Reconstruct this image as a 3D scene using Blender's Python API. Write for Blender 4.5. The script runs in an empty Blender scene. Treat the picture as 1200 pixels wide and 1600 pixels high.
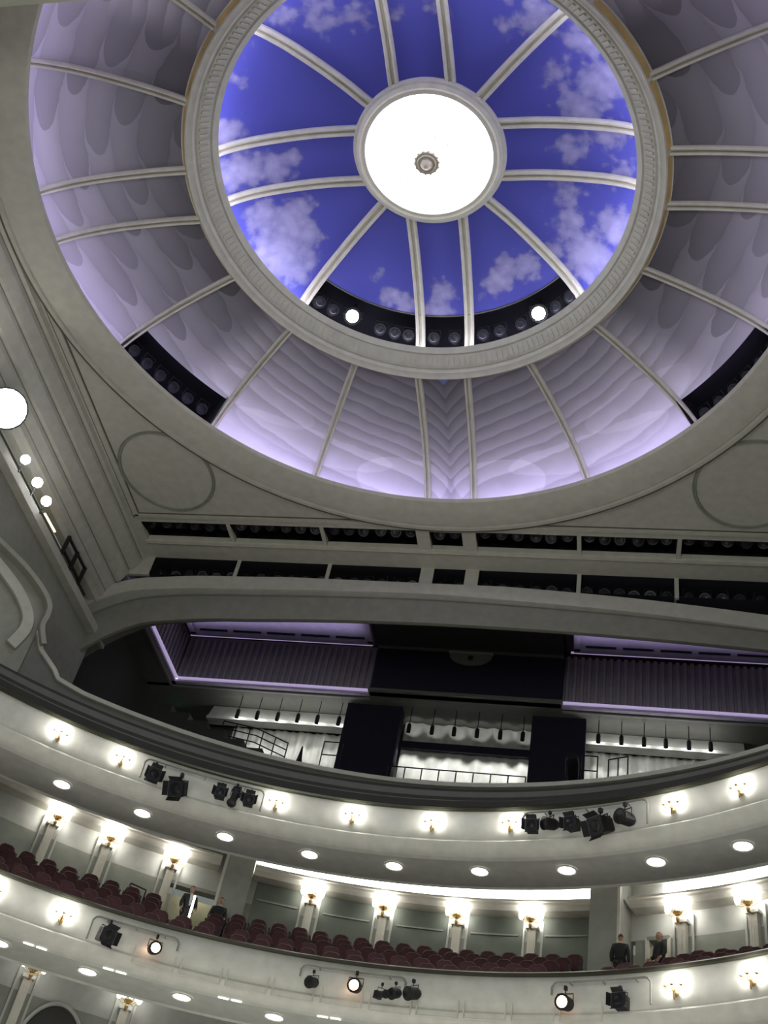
import bpy, bmesh, math, random
import numpy as np
from mathutils import Matrix, Vector

random.seed(7)
rng = np.random.default_rng(7)
C = bpy.context.scene.collection
SC = bpy.context.scene

# ------------------------------------------------------------------ camera, world, exposure
F_PX = 1690.06
cam_d = bpy.data.cameras.new('camera')
cam = bpy.data.objects.new('camera', cam_d)
C.objects.link(cam)
cam_d.sensor_fit = 'HORIZONTAL'
cam_d.sensor_width = 36.0
cam_d.lens = 36.0 * F_PX / 1200.0
cam_d.clip_end = 300
RIGHT = (0.97683286, 0.13228148, 0.16822357)
UP = (-0.02906082, -0.69680195, 0.71667462)
FWD = (-0.21202129, 0.70496003, 0.67681484)
m = Matrix.Identity(4)
for i in range(3):
    m[i][0] = RIGHT[i]; m[i][1] = UP[i]; m[i][2] = -FWD[i]
m[0][3], m[1][3], m[2][3] = 6.0, 0.0, 1.6
cam.matrix_world = m
SC.camera = cam

w = bpy.data.worlds.new('world'); SC.world = w; w.use_nodes = True
w.node_tree.nodes['Background'].inputs[0].default_value = (0.80, 0.86, 0.80, 1)
w.node_tree.nodes['Background'].inputs[1].default_value = 0.22
SC.view_settings.view_transform = 'Standard'
SC.view_settings.look = 'None'
SC.view_settings.exposure = 0.0
SC.view_settings.gamma = 1.0
SC.view_settings.use_curve_mapping = False

SCONCE_W, LAMP_W, DOWN_W = 40.0, 52.0, 40.0
COVE_E, DOME_E, STRIP_E, PURPLE_E, BOWL_E = 4.6, 17.0, 9.0, 0.50, 9.0


def light(name, kind, loc, power, col=(1, 1, 1), size=0.1, rot=None, spot=None):
    d = bpy.data.lights.new(name, kind)
    d.energy = power; d.color = col
    if kind in ('POINT', 'SPOT'): d.shadow_soft_size = size
    if kind == 'SPOT' and spot: d.spot_size = math.radians(spot); d.spot_blend = 0.6
    if kind == 'AREA': d.size = size
    o = bpy.data.objects.new(name, d); C.objects.link(o); o.location = loc
    if rot is not None: o.rotation_euler = rot
    return o


# house work light standing on the open stage behind the camera
light('stage_work_light', 'AREA', (3, -9, 9), 1800, (0.95, 1.0, 0.92), 8.0, (math.radians(115), 0, 0))


# unseen fill light added low in the stalls to brighten the soffits
light('stalls_fill_light', 'AREA', (0, 19, 3.0), 620, (1.0, .99, .92), 14.0, (math.radians(172), 0, 0))


# ------------------------------------------------------------------ materials
def mat(name, col, rough=0.6, metal=0.0, var=0.08, scale=3.0, emit=None, es=0.0, attr=None, bump=0.0):
    mt = bpy.data.materials.new(name); mt.use_nodes = True
    nt = mt.node_tree; b = nt.nodes['Principled BSDF']
    b.inputs['Roughness'].default_value = rough
    b.inputs['Metallic'].default_value = metal
    if emit:
        b.inputs['Base Color'].default_value = (*col, 1)
        b.inputs['Emission Color'].default_value = (*emit, 1)
        b.inputs['Emission Strength'].default_value = es
        return mt
    tc = nt.nodes.new('ShaderNodeTexCoord')
    nz = nt.nodes.new('ShaderNodeTexNoise'); nz.inputs['Scale'].default_value = scale
    nz.inputs['Detail'].default_value = 5
    nt.links.new(tc.outputs['Object'], nz.inputs['Vector'])
    rp = nt.nodes.new('ShaderNodeMapRange')
    rp.inputs['From Min'].default_value = 0.3; rp.inputs['From Max'].default_value = 0.7
    rp.inputs['To Min'].default_value = 1 - var; rp.inputs['To Max'].default_value = 1 + var
    nt.links.new(nz.outputs['Fac'], rp.inputs['Value'])
    mul = nt.nodes.new('ShaderNodeVectorMath'); mul.operation = 'SCALE'
    if attr:
        at = nt.nodes.new('ShaderNodeAttribute'); at.attribute_name = attr
        nt.links.new(at.outputs['Color'], mul.inputs[0])
    else:
        mul.inputs[0].default_value = col
    nt.links.new(rp.outputs[0], mul.inputs['Scale'])
    nt.links.new(mul.outputs[0], b.inputs['Base Color'])
    if bump:
        bp = nt.nodes.new('ShaderNodeBump'); bp.inputs['Strength'].default_value = bump
        nt.links.new(nz.outputs['Fac'], bp.inputs['Height'])
        nt.links.new(bp.outputs[0], b.inputs['Normal'])
    return mt


M = dict(
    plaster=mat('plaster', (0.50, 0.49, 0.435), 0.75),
    cream=mat('cream_paint', (0.62, 0.60, 0.53), 0.6),
    fascia=mat('fascia_paint', (0.60, 0.60, 0.545), 0.55),
    soffit=mat('soffit_paint', (0.55, 0.57, 0.52), 0.7),
    groove=mat('groove', (0.10, 0.10, 0.08), 0.8),
    pier=mat('pier_grey', (0.30, 0.31, 0.28), 0.7),
    wallshaded=mat('side_wall_shaded_grey', (0.30, 0.30, 0.26), 0.75),  # plaster darkened to carry the light falling off along the side walls
    beamshaded=mat('beam_shaded_grey', (0.31, 0.305, 0.265), 0.75),  # beam paint darkened to carry the shade on its face
    beamlowshaded=mat('beam_low_shaded_grey', (0.235, 0.23, 0.20), 0.75),  # lower beam darker still, its deeper shade put into the colour
    greywall=mat('grey_wall', (0.46, 0.47, 0.44), 0.7),
    wainscot=mat('wainscot', (0.24, 0.25, 0.22), 0.6),
    panel=mat('green_grey_panel', (0.10, 0.115, 0.095), 0.6),
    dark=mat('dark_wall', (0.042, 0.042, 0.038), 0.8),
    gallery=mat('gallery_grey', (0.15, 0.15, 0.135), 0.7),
    navy=mat('navy_cloth', (0.013, 0.011, 0.028), 0.9),
    black=mat('black_metal', (0.007, 0.007, 0.008), 0.6, 0.0),
    slotdark=mat('slot_black', (0.006, 0.006, 0.014), 0.95),
    can=mat('can_metal', (0.018, 0.018, 0.026), 0.45, 0.2),
    glass=mat('lens_glass', (0.016, 0.016, 0.026), 0.35, 0.1),
    darkglass=mat('dark_lens', (0.006, 0.006, 0.008), 0.35, 0.0),
    brass=mat('brass', (0.42, 0.29, 0.12), 0.4, 0.7),
    rosette=mat('rosette_plaster', (0.50, 0.45, 0.37), 0.6),
    gilt=mat('gilding', (0.58, 0.44, 0.16), 0.4, 0.35, 0.25, 1.2),
    seat=mat('seat_velvet', (0.055, 0.017, 0.021), 0.85, 0, 0.35, 6),
    seatdark=mat('seat_frame', (0.03, 0.018, 0.018), 0.6),
    rail=mat('rail_dark', (0.05, 0.05, 0.035), 0.3, 0.5),
    slat=mat('slat_grey', (0.26, 0.24, 0.25), 0.7),
    curtain=mat('pale_curtain', (0.52, 0.52, 0.49), 0.8, 0, 0.15, 1.5),
    floor=mat('wood_floor', (0.10, 0.06, 0.035), 0.5),
    carpet=mat('carpet', (0.07, 0.02, 0.025), 0.9),
    skin=mat('skin', (0.45, 0.24, 0.17), 0.6),
    suit=mat('dark_suit', (0.02, 0.02, 0.024), 0.8),
    shirt=mat('shirt', (0.55, 0.56, 0.58), 0.7),
    hair1=mat('brown_hair', (0.06, 0.03, 0.02), 0.7),
    hair2=mat('auburn_hair', (0.14, 0.045, 0.02), 0.7),
    door=mat('door_room', (0.60, 0.58, 0.42), 0.6),
    glow=mat('bulb_glow', (1, 1, 1), 0.5, emit=(1.0, 0.97, 0.90), es=14),
    shade=mat('shade_glow', (1, 1, 1), 0.5, emit=(1.0, 0.98, 0.92), es=7),
    down=mat('downlight_glow', (1, 1, 1), 0.5, emit=(1.0, 0.99, 0.93), es=12),
    bowl=mat('bowl_glow', (1, 1, 1), 0.5, emit=(1.0, 0.98, 0.96), es=BOWL_E),
    strip=mat('strip_glow', (1, 1, 1), 0.5, emit=(1.0, 0.97, 0.92), es=STRIP_E),
    blue_spot=mat('blue_white_lens', (1, 1, 1), 0.5, emit=(0.80, 0.95, 1.0), es=60),
    warm=mat('warm_lens', (1, 1, 1), 0.5, emit=(1.0, 0.60, 0.34), es=6),
    flood=mat('flood_lens', (1, 1, 1), 0.5, emit=(1.0, 1.0, 0.98), es=60),
    tube=mat('warm_tube', (1, 1, 1), 0.5, emit=(1.0, 0.75, 0.35), es=4),
    exit=mat('green_sign', (0, 0.2, 0.05), 0.5, emit=(0.05, 1.0, 0.25), es=1.2),
    covestrip=mat('cove_glow', (1, 1, 1), 0.5, emit=(0.74, 0.66, 1.0), es=COVE_E),
    domestrip=mat('dome_glow', (1, 1, 1), 0.5, emit=(0.86, 0.84, 1.0), es=DOME_E),
    purple=mat('purple_glow', (1, 1, 1), 0.5, emit=(0.56, 0.43, 0.80), es=PURPLE_E),
    purplesoft=mat('lilac_panel', (0.42, 0.38, 0.50), 0.7),
)


def feather_mural():
    """painted angel-wing plumes; the mesh carries (plume field, height on the bowl, angle from the wing axis)"""
    mt = bpy.data.materials.new('feather_mural'); mt.use_nodes = True
    nt = mt.node_tree; b = nt.nodes['Principled BSDF']; b.inputs['Roughness'].default_value = 0.85

    def N(op, *a):
        n_ = nt.nodes.new('ShaderNodeMath'); n_.operation = op
        for i, v in enumerate(a):
            if isinstance(v, (int, float)): n_.inputs[i].default_value = v
            else: nt.links.new(v, n_.inputs[i])
        return n_.outputs[0]

    def step(x, lo, hi):
        n_ = nt.nodes.new('ShaderNodeMapRange'); n_.interpolation_type = 'SMOOTHSTEP'
        n_.inputs['From Min'].default_value = lo; n_.inputs['From Max'].default_value = hi
        nt.links.new(x, n_.inputs['Value']); return n_.outputs[0]
    at = nt.nodes.new('ShaderNodeAttribute'); at.attribute_name = 'paint'
    sp = nt.nodes.new('ShaderNodeSeparateColor'); nt.links.new(at.outputs['Color'], sp.inputs[0])
    f0, v, an = sp.outputs[0], sp.outputs[1], sp.outputs[2]
    u = N('MULTIPLY', an, 180.0)
    tc = nt.nodes.new('ShaderNodeTexCoord')
    nz = nt.nodes.new('ShaderNodeTexNoise'); nz.inputs['Scale'].default_value = 1.1; nz.inputs['Detail'].default_value = 6
    nt.links.new(tc.outputs['Object'], nz.inputs['Vector'])
    wob = N('MULTIPLY', N('SUBTRACT', nz.outputs['Fac'], 0.5), 0.05)
    f = N('ADD', f0, wob)
    # long plumes: each band runs from dim to pale and ends in a crisp bright edge
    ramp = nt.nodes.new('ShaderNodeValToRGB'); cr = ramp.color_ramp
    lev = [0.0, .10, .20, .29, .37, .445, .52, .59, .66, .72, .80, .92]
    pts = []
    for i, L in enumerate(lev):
        lo = 0.085 + 0.022 * i + 0.0022 * i * i; hi = lo + 0.11 + 0.022 * i  # paler towards the lip: partly plume tones, partly cove light painted in
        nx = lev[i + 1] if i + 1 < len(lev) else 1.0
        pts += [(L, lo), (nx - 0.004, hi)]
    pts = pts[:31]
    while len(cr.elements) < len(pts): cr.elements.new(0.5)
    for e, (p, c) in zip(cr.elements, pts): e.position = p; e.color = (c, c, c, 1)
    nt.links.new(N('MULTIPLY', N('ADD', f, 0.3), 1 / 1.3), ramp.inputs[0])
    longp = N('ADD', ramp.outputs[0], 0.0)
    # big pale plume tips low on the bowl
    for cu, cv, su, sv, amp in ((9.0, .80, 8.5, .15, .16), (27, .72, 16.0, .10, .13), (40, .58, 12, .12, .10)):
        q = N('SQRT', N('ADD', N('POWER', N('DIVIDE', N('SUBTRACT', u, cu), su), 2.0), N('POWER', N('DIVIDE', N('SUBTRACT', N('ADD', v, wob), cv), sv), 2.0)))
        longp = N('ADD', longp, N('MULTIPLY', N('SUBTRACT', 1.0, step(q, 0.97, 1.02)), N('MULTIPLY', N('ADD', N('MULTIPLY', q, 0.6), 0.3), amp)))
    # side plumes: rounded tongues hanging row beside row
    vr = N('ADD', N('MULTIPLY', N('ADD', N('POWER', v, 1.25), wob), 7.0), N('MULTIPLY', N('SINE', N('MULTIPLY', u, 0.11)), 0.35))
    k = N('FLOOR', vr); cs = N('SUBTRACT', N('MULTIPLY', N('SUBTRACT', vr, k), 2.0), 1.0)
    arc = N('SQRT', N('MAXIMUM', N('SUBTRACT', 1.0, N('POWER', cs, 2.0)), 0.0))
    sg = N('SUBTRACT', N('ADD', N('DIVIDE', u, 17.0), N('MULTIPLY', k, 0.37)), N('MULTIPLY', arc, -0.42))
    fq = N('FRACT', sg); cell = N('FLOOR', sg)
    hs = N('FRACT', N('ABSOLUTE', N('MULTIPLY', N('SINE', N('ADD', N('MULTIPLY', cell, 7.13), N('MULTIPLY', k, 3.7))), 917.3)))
    side = N('ADD', N('ADD', 0.075, N('MULTIPLY', N('POWER', v, 1.3), 0.50)), N('ADD', N('MULTIPLY', hs, 0.05), N('MULTIPLY', N('MULTIPLY', fq, N('ADD', 0.25, v)), 0.20)))  # side plumes also pale towards the lip with painted-in cove light
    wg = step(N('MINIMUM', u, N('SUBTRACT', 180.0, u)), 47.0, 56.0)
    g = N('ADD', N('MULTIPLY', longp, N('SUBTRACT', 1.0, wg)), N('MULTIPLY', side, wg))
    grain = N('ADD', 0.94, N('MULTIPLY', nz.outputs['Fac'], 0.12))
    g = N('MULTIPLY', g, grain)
    cb = nt.nodes.new('ShaderNodeCombineColor')
    nt.links.new(N('MULTIPLY', g, 0.97), cb.inputs[0]); nt.links.new(N('MULTIPLY', g, 0.92), cb.inputs[1]); nt.links.new(N('MULTIPLY', g, 1.14), cb.inputs[2])
    # open blue sky where the two wings meet
    g1 = step(N('SUBTRACT', v, N('ADD', 0.885, N('MULTIPLY', u, 0.017))), 0.0, 0.012)
    g2 = step(N('SUBTRACT', N('SUBTRACT', 0.085, N('MULTIPLY', u, 0.03)), v), 0.0, 0.02)
    gap = N('MULTIPLY', N('MAXIMUM', g1, g2), N('LESS_THAN', u, 30.0))
    mx = nt.nodes.new('ShaderNodeMix'); mx.data_type = 'RGBA'
    nt.links.new(gap, mx.inputs[0]); nt.links.new(cb.outputs[0], mx.inputs[6]); mx.inputs[7].default_value = (0.22, 0.27, 0.58, 1)
    nt.links.new(mx.outputs[2], b.inputs['Base Color'])
    return mt


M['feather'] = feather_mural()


def sky_mural():
    mt = bpy.data.materials.new('sky_mural'); mt.use_nodes = True
    nt = mt.node_tree; b = nt.nodes['Principled BSDF']; b.inputs['Roughness'].default_value = 0.85
    at = nt.nodes.new('ShaderNodeAttribute'); at.attribute_name = 'cloud'
    sep = nt.nodes.new('ShaderNodeSeparateColor'); nt.links.new(at.outputs['Color'], sep.inputs[0])
    tc = nt.nodes.new('ShaderNodeTexCoord')
    nz = nt.nodes.new('ShaderNodeTexNoise'); nz.inputs['Scale'].default_value = 2.2
    nz.inputs['Detail'].default_value = 9; nz.inputs['Roughness'].default_value = 0.62
    nt.links.new(tc.outputs['Object'], nz.inputs['Vector'])
    vo = nt.nodes.new('ShaderNodeTexVoronoi'); vo.inputs['Scale'].default_value = 3.4
    vo.feature = 'SMOOTH_F1'
    nt.links.new(tc.outputs['Object'], vo.inputs['Vector'])
    # density + noise - threshold
    a = nt.nodes.new('ShaderNodeMath'); a.operation = 'MULTIPLY_ADD'
    nt.links.new(nz.outputs['Fac'], a.inputs[0]); a.inputs[1].default_value = 0.9
    nt.links.new(sep.outputs[0], a.inputs[2])
    a2 = nt.nodes.new('ShaderNodeMath'); a2.operation = 'MULTIPLY_ADD'
    nt.links.new(vo.outputs['Distance'], a2.inputs[0]); a2.inputs[1].default_value = -0.55
    nt.links.new(a.outputs[0], a2.inputs[2])
    mr = nt.nodes.new('ShaderNodeMapRange'); mr.interpolation_type = 'SMOOTHSTEP'
    mr.inputs['From Min'].default_value = 0.56; mr.inputs['From Max'].default_value = 0.86
    nt.links.new(a2.outputs[0], mr.inputs['Value'])
    cr = nt.nodes.new('ShaderNodeMapRange')
    cr.inputs['From Min'].default_value = 0.55; cr.inputs['From Max'].default_value = 1.2
    cr.inputs['To Min'].default_value = 0.0; cr.inputs['To Max'].default_value = 1.0
    nt.links.new(a2.outputs[0], cr.inputs['Value'])
    cc = nt.nodes.new('ShaderNodeMix'); cc.data_type = 'RGBA'
    cc.inputs[6].default_value = (0.13, 0.13, 0.38, 1); cc.inputs[7].default_value = (0.36, 0.34, 0.62, 1)
    nt.links.new(cr.outputs[0], cc.inputs[0])
    mx = nt.nodes.new('ShaderNodeMix'); mx.data_type = 'RGBA'
    mx.inputs[6].default_value = (0.075, 0.080, 0.44, 1)
    nt.links.new(mr.outputs[0], mx.inputs[0]); nt.links.new(cc.outputs[2], mx.inputs[7])
    nt.links.new(mx.outputs[2], b.inputs['Base Color'])
    return mt


M['sky'] = sky_mural()

# ------------------------------------------------------------------ helpers
def prop(o, label=None, cat=None, group=None, kind=None):
    if label: o['label'] = label
    if cat: o['category'] = cat
    if group: o['group'] = group
    if kind: o['kind'] = kind
    return o


def link(name, data, parent=None):
    o = bpy.data.objects.new(name, data); C.objects.link(o)
    if parent is not None: o.parent = parent
    return o


def empty(name, loc=(0, 0, 0), rz=0.0):
    o = bpy.data.objects.new(name, None); C.objects.link(o)
    o.empty_display_size = 0.1; o.location = loc; o.rotation_euler = (0, 0, rz)
    return o


def struct(name, label, cat='structure', loc=(0, 0, 0)):
    return prop(empty(name, loc), label, cat, kind='structure')


class MB:
    def __init__(self): self.v = []; self.f = []

    def add(self, vs, fs):
        b = len(self.v); self.v += [tuple(p) for p in vs]; self.f += [tuple(b + i for i in q) for q in fs]
        return self

    def box(self, c, s, rot=None):
        x, y, z = s[0] / 2, s[1] / 2, s[2] / 2
        vs = [Vector(p) for p in ((-x, -y, -z), (x, -y, -z), (x, y, -z), (-x, y, -z), (-x, -y, z), (x, -y, z), (x, y, z), (-x, y, z))]
        if rot is not None: vs = [rot @ p for p in vs]
        return self.add([p + Vector(c) for p in vs], [(0, 3, 2, 1), (4, 5, 6, 7), (0, 1, 5, 4), (1, 2, 6, 5), (2, 3, 7, 6), (3, 0, 4, 7)])

    def tube(self, pts, r, n=8, cap=True):
        pts = [Vector(p) for p in pts]; rs = r if isinstance(r, (list, tuple)) else [r] * len(pts)
        b = len(self.v); prev = None
        for i, p in enumerate(pts):
            t = (pts[min(i + 1, len(pts) - 1)] - pts[max(i - 1, 0)])
            t = t.normalized() if t.length > 1e-9 else Vector((0, 0, 1))
            u = prev if prev is not None else (Vector((0, 0, 1)) if abs(t.z) < 0.9 else Vector((1, 0, 0)))
            u = (u - t * u.dot(t)).normalized(); prev = u; w_ = t.cross(u)
            for k in range(n):
                a = 2 * math.pi * k / n
                self.v.append(tuple(p + (u * math.cos(a) + w_ * math.sin(a)) * rs[i]))
        for i in range(len(pts) - 1):
            for k in range(n):
                k2 = (k + 1) % n
                self.f.append((b + i * n + k, b + i * n + k2, b + (i + 1) * n + k2, b + (i + 1) * n + k))
        if cap:
            self.f.append(tuple(b + k for k in reversed(range(n))))
            self.f.append(tuple(b + (len(pts) - 1) * n + k for k in range(n)))
        return self

    def lathe(self, prof, n=16, o=(0, 0, 0), rot=None, cap=True):
        """prof: (r, z) list, about local z"""
        b = len(self.v)
        for r, z in prof:
            for k in range(n):
                a = 2 * math.pi * k / n
                p = Vector((r * math.cos(a), r * math.sin(a), z))
                if rot is not None: p = rot @ p
                self.v.append(tuple(p + Vector(o)))
        for i in range(len(prof) - 1):
            for k in range(n):
                k2 = (k + 1) % n
                self.f.append((b + i * n + k, b + i * n + k2, b + (i + 1) * n + k2, b + (i + 1) * n + k))
        if cap and prof[0][0] > 1e-6: self.f.append(tuple(b + k for k in reversed(range(n))))
        if cap and prof[-1][0] > 1e-6: self.f.append(tuple(b + (len(prof) - 1) * n + k for k in range(n)))
        return self

    def rev(self, prof, a0, a1, n, c=(0, 0), closed=True, cap=True):
        """sweep an (r, z) profile about the vertical axis at c from azimuth a0 to a1 (degrees from +Y to +X)"""
        b = len(self.v); k = len(prof); full = abs(a1 - a0) >= 359.9
        m_ = n if full else n + 1
        for i in range(m_):
            a = math.radians(a0 + (a1 - a0) * i / n); s, co = math.sin(a), math.cos(a)
            for r, z in prof: self.v.append((c[0] + r * s, c[1] + r * co, z))
        e = k if closed else k - 1
        for i in range(n):
            i2 = (i + 1) % m_
            for j in range(e):
                j2 = (j + 1) % k
                self.f.append((b + i * k + j, b + i * k + j2, b + i2 * k + j2, b + i2 * k + j))
        if closed and cap and not full:
            self.f.append(tuple(b + j for j in range(k))); self.f.append(tuple(b + n * k + j for j in reversed(range(k))))
        return self

    def prism(self, poly, axis, lo, hi):
        """extrude a 2-D polygon along axis 'x' (poly in y,z) / 'y' (poly in x,z) / 'z' (poly in x,y)"""
        def P(p, t):
            return {'x': (t, p[0], p[1]), 'y': (p[0], t, p[1]), 'z': (p[0], p[1], t)}[axis]
        k = len(poly)
        return self.add([P(p, lo) for p in poly] + [P(p, hi) for p in poly],
                        [tuple(range(k)), tuple(reversed(range(k, 2 * k)))] + [(j, k + j, k + (j + 1) % k, (j + 1) % k) for j in range(k)])

    def me(self, name, mt, smooth=False, fix=True):
        d = bpy.data.meshes.new(name); d.from_pydata(self.v, [], self.f)
        if fix:
            bm = bmesh.new(); bm.from_mesh(d); bmesh.ops.recalc_face_normals(bm, faces=bm.faces); bm.to_mesh(d); bm.free()
        d.materials.append(mt)
        if smooth:
            d.polygons.foreach_set('use_smooth', [True] * len(d.polygons))
        return d

    def build(self, name, mt, parent=None, smooth=False):
        return link(name, self.me(name, mt, smooth), parent)


def smooth_angle(o, deg=35):
    d = o.data
    d.polygons.foreach_set('use_smooth', [True] * len(d.polygons))
    try: d.set_sharp_from_angle(angle=math.radians(deg))
    except Exception: pass
    return o


def copy_tree(o, parent=None):
    c = o.copy(); C.objects.link(c)
    if parent is not None:
        c.parent = parent
        c.matrix_parent_inverse = o.matrix_parent_inverse.copy()
    for ch in list(o.children): copy_tree(ch, c)
    return c


def pol(r, a, z, c=(0, 0)):
    a = math.radians(a)
    return (c[0] + r * math.sin(a), c[1] + r * math.cos(a), z)


def ordinal(n):
    t = ['', 'first', 'second', 'third', 'fourth', 'fifth', 'sixth', 'seventh', 'eighth', 'ninth', 'tenth', 'eleventh', 'twelfth', 'thirteenth', 'fourteenth', 'fifteenth', 'sixteenth', 'seventeenth', 'eighteenth', 'nineteenth']
    if n < 20: return t[n]
    tens = {2: ('twentieth', 'twenty'), 3: ('thirtieth', 'thirty'), 4: ('fortieth', 'forty')}[n // 10]
    return tens[0] if n % 10 == 0 else tens[1] + '-' + t[n % 10]


ORD = ['first', 'second', 'third', 'fourth', 'fifth', 'sixth', 'seventh', 'eighth', 'ninth', 'tenth', 'eleventh', 'twelfth']
R_ = math.radians

# ================================================================== STRUCTURE
D = (0.0, 15.94)       # axis of the dome
F = (0.0, 13.30)       # centre of the balcony fronts, radius 14.45
W = (0.0, 16.80)       # centre of the rear walls, radius 18.1
FR, WR = 14.45, 18.1

# floor of the stalls
fl = MB().box((0, 11, -0.1), (36, 60, 0.2)).build('floor', M['floor']); prop(fl, 'dark wooden floor of the hall under everything', 'floor', kind='structure')

# ---------------------------------------------------------------- dome
dome = struct('dome', 'two-tier painted ceiling dome with a round glowing centre', 'dome')


def hermite(pts, x):
    xs = np.array([p[0] for p in pts]); ys = np.array([p[1] for p in pts])
    t = np.gradient(ys, xs); x = np.clip(np.asarray(x, float), xs[0], xs[-1])
    i = np.clip(np.searchsorted(xs, x) - 1, 0, len(xs) - 2)
    h = xs[i + 1] - xs[i]; s = (x - xs[i]) / h
    return ((1 + 2 * s) * (1 - s) ** 2) * ys[i] + s * (1 - s) ** 2 * h * t[i] + s * s * (3 - 2 * s) * ys[i + 1] + s * s * (s - 1) * h * t[i + 1]


UP_PROF = [(2.2, 32.31), (3.5, 32.27), (4.7, 32.07), (5.6, 31.82), (6.1, 31.60), (6.5, 31.33), (6.8, 30.98), (6.95, 30.68)]
LO_PROF = [(7.10, 30.25), (8.0, 30.20), (9.0, 30.08), (10.0, 29.90), (11.0, 29.58), (11.6, 29.28), (12.1, 28.88), (12.4, 28.52), (12.5, 28.28)]
PW = 0.845             # half distance between the two ribs of a pair


def edge_az(kind, c, r):
    """azimuth of a sector edge: pairs run parallel, singles are radial"""
    if kind == 'p+': return c + np.degrees(np.arcsin(PW / r))
    if kind == 'p-': return c - np.degrees(np.arcsin(PW / r))
    return c + 0 * r


def sector(prof, r0, r1, e0, e1, nr, na):
    rr = np.linspace(r0, r1, nr); zz = hermite(prof, rr)
    A0 = edge_az(*e0, rr); A1 = edge_az(*e1, rr)
    t = np.linspace(0, 1, na)
    A = A0[:, None] + (A1 - A0)[:, None] * t[None, :]
    Ar = np.radians(A)
    X = D[0] + rr[:, None] * np.sin(Ar); Y = D[1] + rr[:, None] * np.cos(Ar); Z = np.repeat(zz[:, None], na, 1)
    V = np.stack([X, Y, Z], -1).reshape(-1, 3)
    idx = np.arange(nr * na).reshape(nr, na)
    Fq = np.stack([idx[:-1, :-1], idx[:-1, 1:], idx[1:, 1:], idx[1:, :-1]], -1).reshape(-1, 4)
    return V, Fq, np.repeat(rr[:, None], na, 1).ravel(), A.ravel()


def painted(name, V, Fq, col, attr, mt):
    d = bpy.data.meshes.new(name); d.from_pydata(V.tolist(), [], Fq.tolist())
    d.materials.append(mt); d.polygons.foreach_set('use_smooth', [True] * len(d.polygons))
    ca = d.color_attributes.new(attr, 'FLOAT_COLOR', 'POINT')
    ca.data.foreach_set('color', np.c_[col, np.ones(len(col))].astype(np.float32).ravel())
    return link(name, d, dome)


# clouds of the mural: azimuth, radius, size, density
CLOUDS = [(-62, 6.0, 1.1, 1.0), (-66, 5.3, 0.9, 1.0), (-60, 4.9, 0.55, .9), (-55, 5.9, 0.9, .9), (-70, 4.6, 0.5, .9), (-74, 5.8, 0.7, .8),
          (-90, 6.0, 0.9, .9), (-88, 5.0, 0.7, .9), (-92, 4.4, 0.4, .8), (-102, 6.2, 0.6, .9), (-118, 6.2, 0.5, .6), (-128, 6.4, 0.5, .5),
          (-20, 5.3, 0.5, .9), (-27, 4.8, 0.35, .7), (-14, 5.5, 0.5, .8), (0, 4.9, 0.55, .8), (-3, 5.6, 0.7, .8), (-12, 3.6, 0.3, .55),
          (28, 4.6, 0.55, .8), (22, 4.9, 0.6, .85), (35, 4.9, 0.6, .8), (15, 5.2, 0.35, .5), (55, 5.9, 0.9, 1.0), (60, 5.0, 0.8, .8), (67, 6.2, 0.8, .95), (70, 4.4, 0.7, .7), (48, 5.0, .5, .7),
          (90, 4.3, 0.7, .75), (95, 5.4, 0.7, .75), (85, 5.9, 0.6, .6), (80, 5.0, .6, .6), (105, 4.7, 0.9, .8), (112, 5.6, 1.0, .85), (120, 4.5, 0.6, .75), (126, 5.9, 0.9, .8), (118, 6.3, .5, .9),
          (140, 5.3, 0.8, .8), (150, 6.1, 1.0, .85), (146, 4.5, 0.4, .7), (170, 4.6, 0.6, .6), (180, 5.4, 0.7, .6), (188, 4.3, 0.5, .55), (-150, 5.2, 0.9, .7), (-160, 4.6, 0.7, .6), (-142, 5.9, 0.8, .6), (-165, 5.8, 0.8, .7)]


def cloud_field(r, a):
    x = r * np.sin(np.radians(a)); y = r * np.cos(np.radians(a)); dns = np.zeros_like(r)
    for ca, cr, cs, cd in CLOUDS:
        cx, cy = cr * math.sin(R_(ca)), cr * math.cos(R_(ca))
        dns = np.maximum(dns, cd * np.exp(-((x - cx) ** 2 + (y - cy) ** 2) / (cs * cs) * 0.9))
    return dns


def smoothst(x): x = np.clip(x, 0, 1); return x * x * (3 - 2 * x)


def feather_paint(r, a):
    """fields for the wing mural: plume field, height on the bowl, angle from the axis of the wings"""
    v = (r - 7.1) / 5.4
    aa = np.abs((a + 180) % 360 - 180)
    u = np.minimum(aa, 180 - aa)
    bend = 0.20 * np.exp(-u / 4.5) - 0.0040 * u + 0.03 * np.sin(u / 16.0 + 1.0)
    return np.stack([v - bend, v, aa / 180.0], -1)


# upper tier: twelve panels (four narrow ones between the rib pairs)
SLOT_R = 5.74
for q in range(4):
    c = q * 90
    for (e0, e1, na) in ((('p-', c), ('p+', c), 26), (('p+', c), ('s', c + 45), 60), (('s', c + 45), ('p-', c + 90), 60)):
        mid = (float(edge_az(*e0, 5.0)) + float(edge_az(*e1, 5.0))) / 2
        mid = (mid + 180) % 360 - 180
        r1 = SLOT_R if abs(mid) < 45 else 6.95
        V, Fq, rr, aa = sector(UP_PROF, 2.2, r1, e0, e1, 44, na)
        d_ = cloud_field(rr, aa)
        painted('sky_panel', V, Fq, np.stack([d_, d_, d_], -1), 'cloud', M['sky'])
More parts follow.
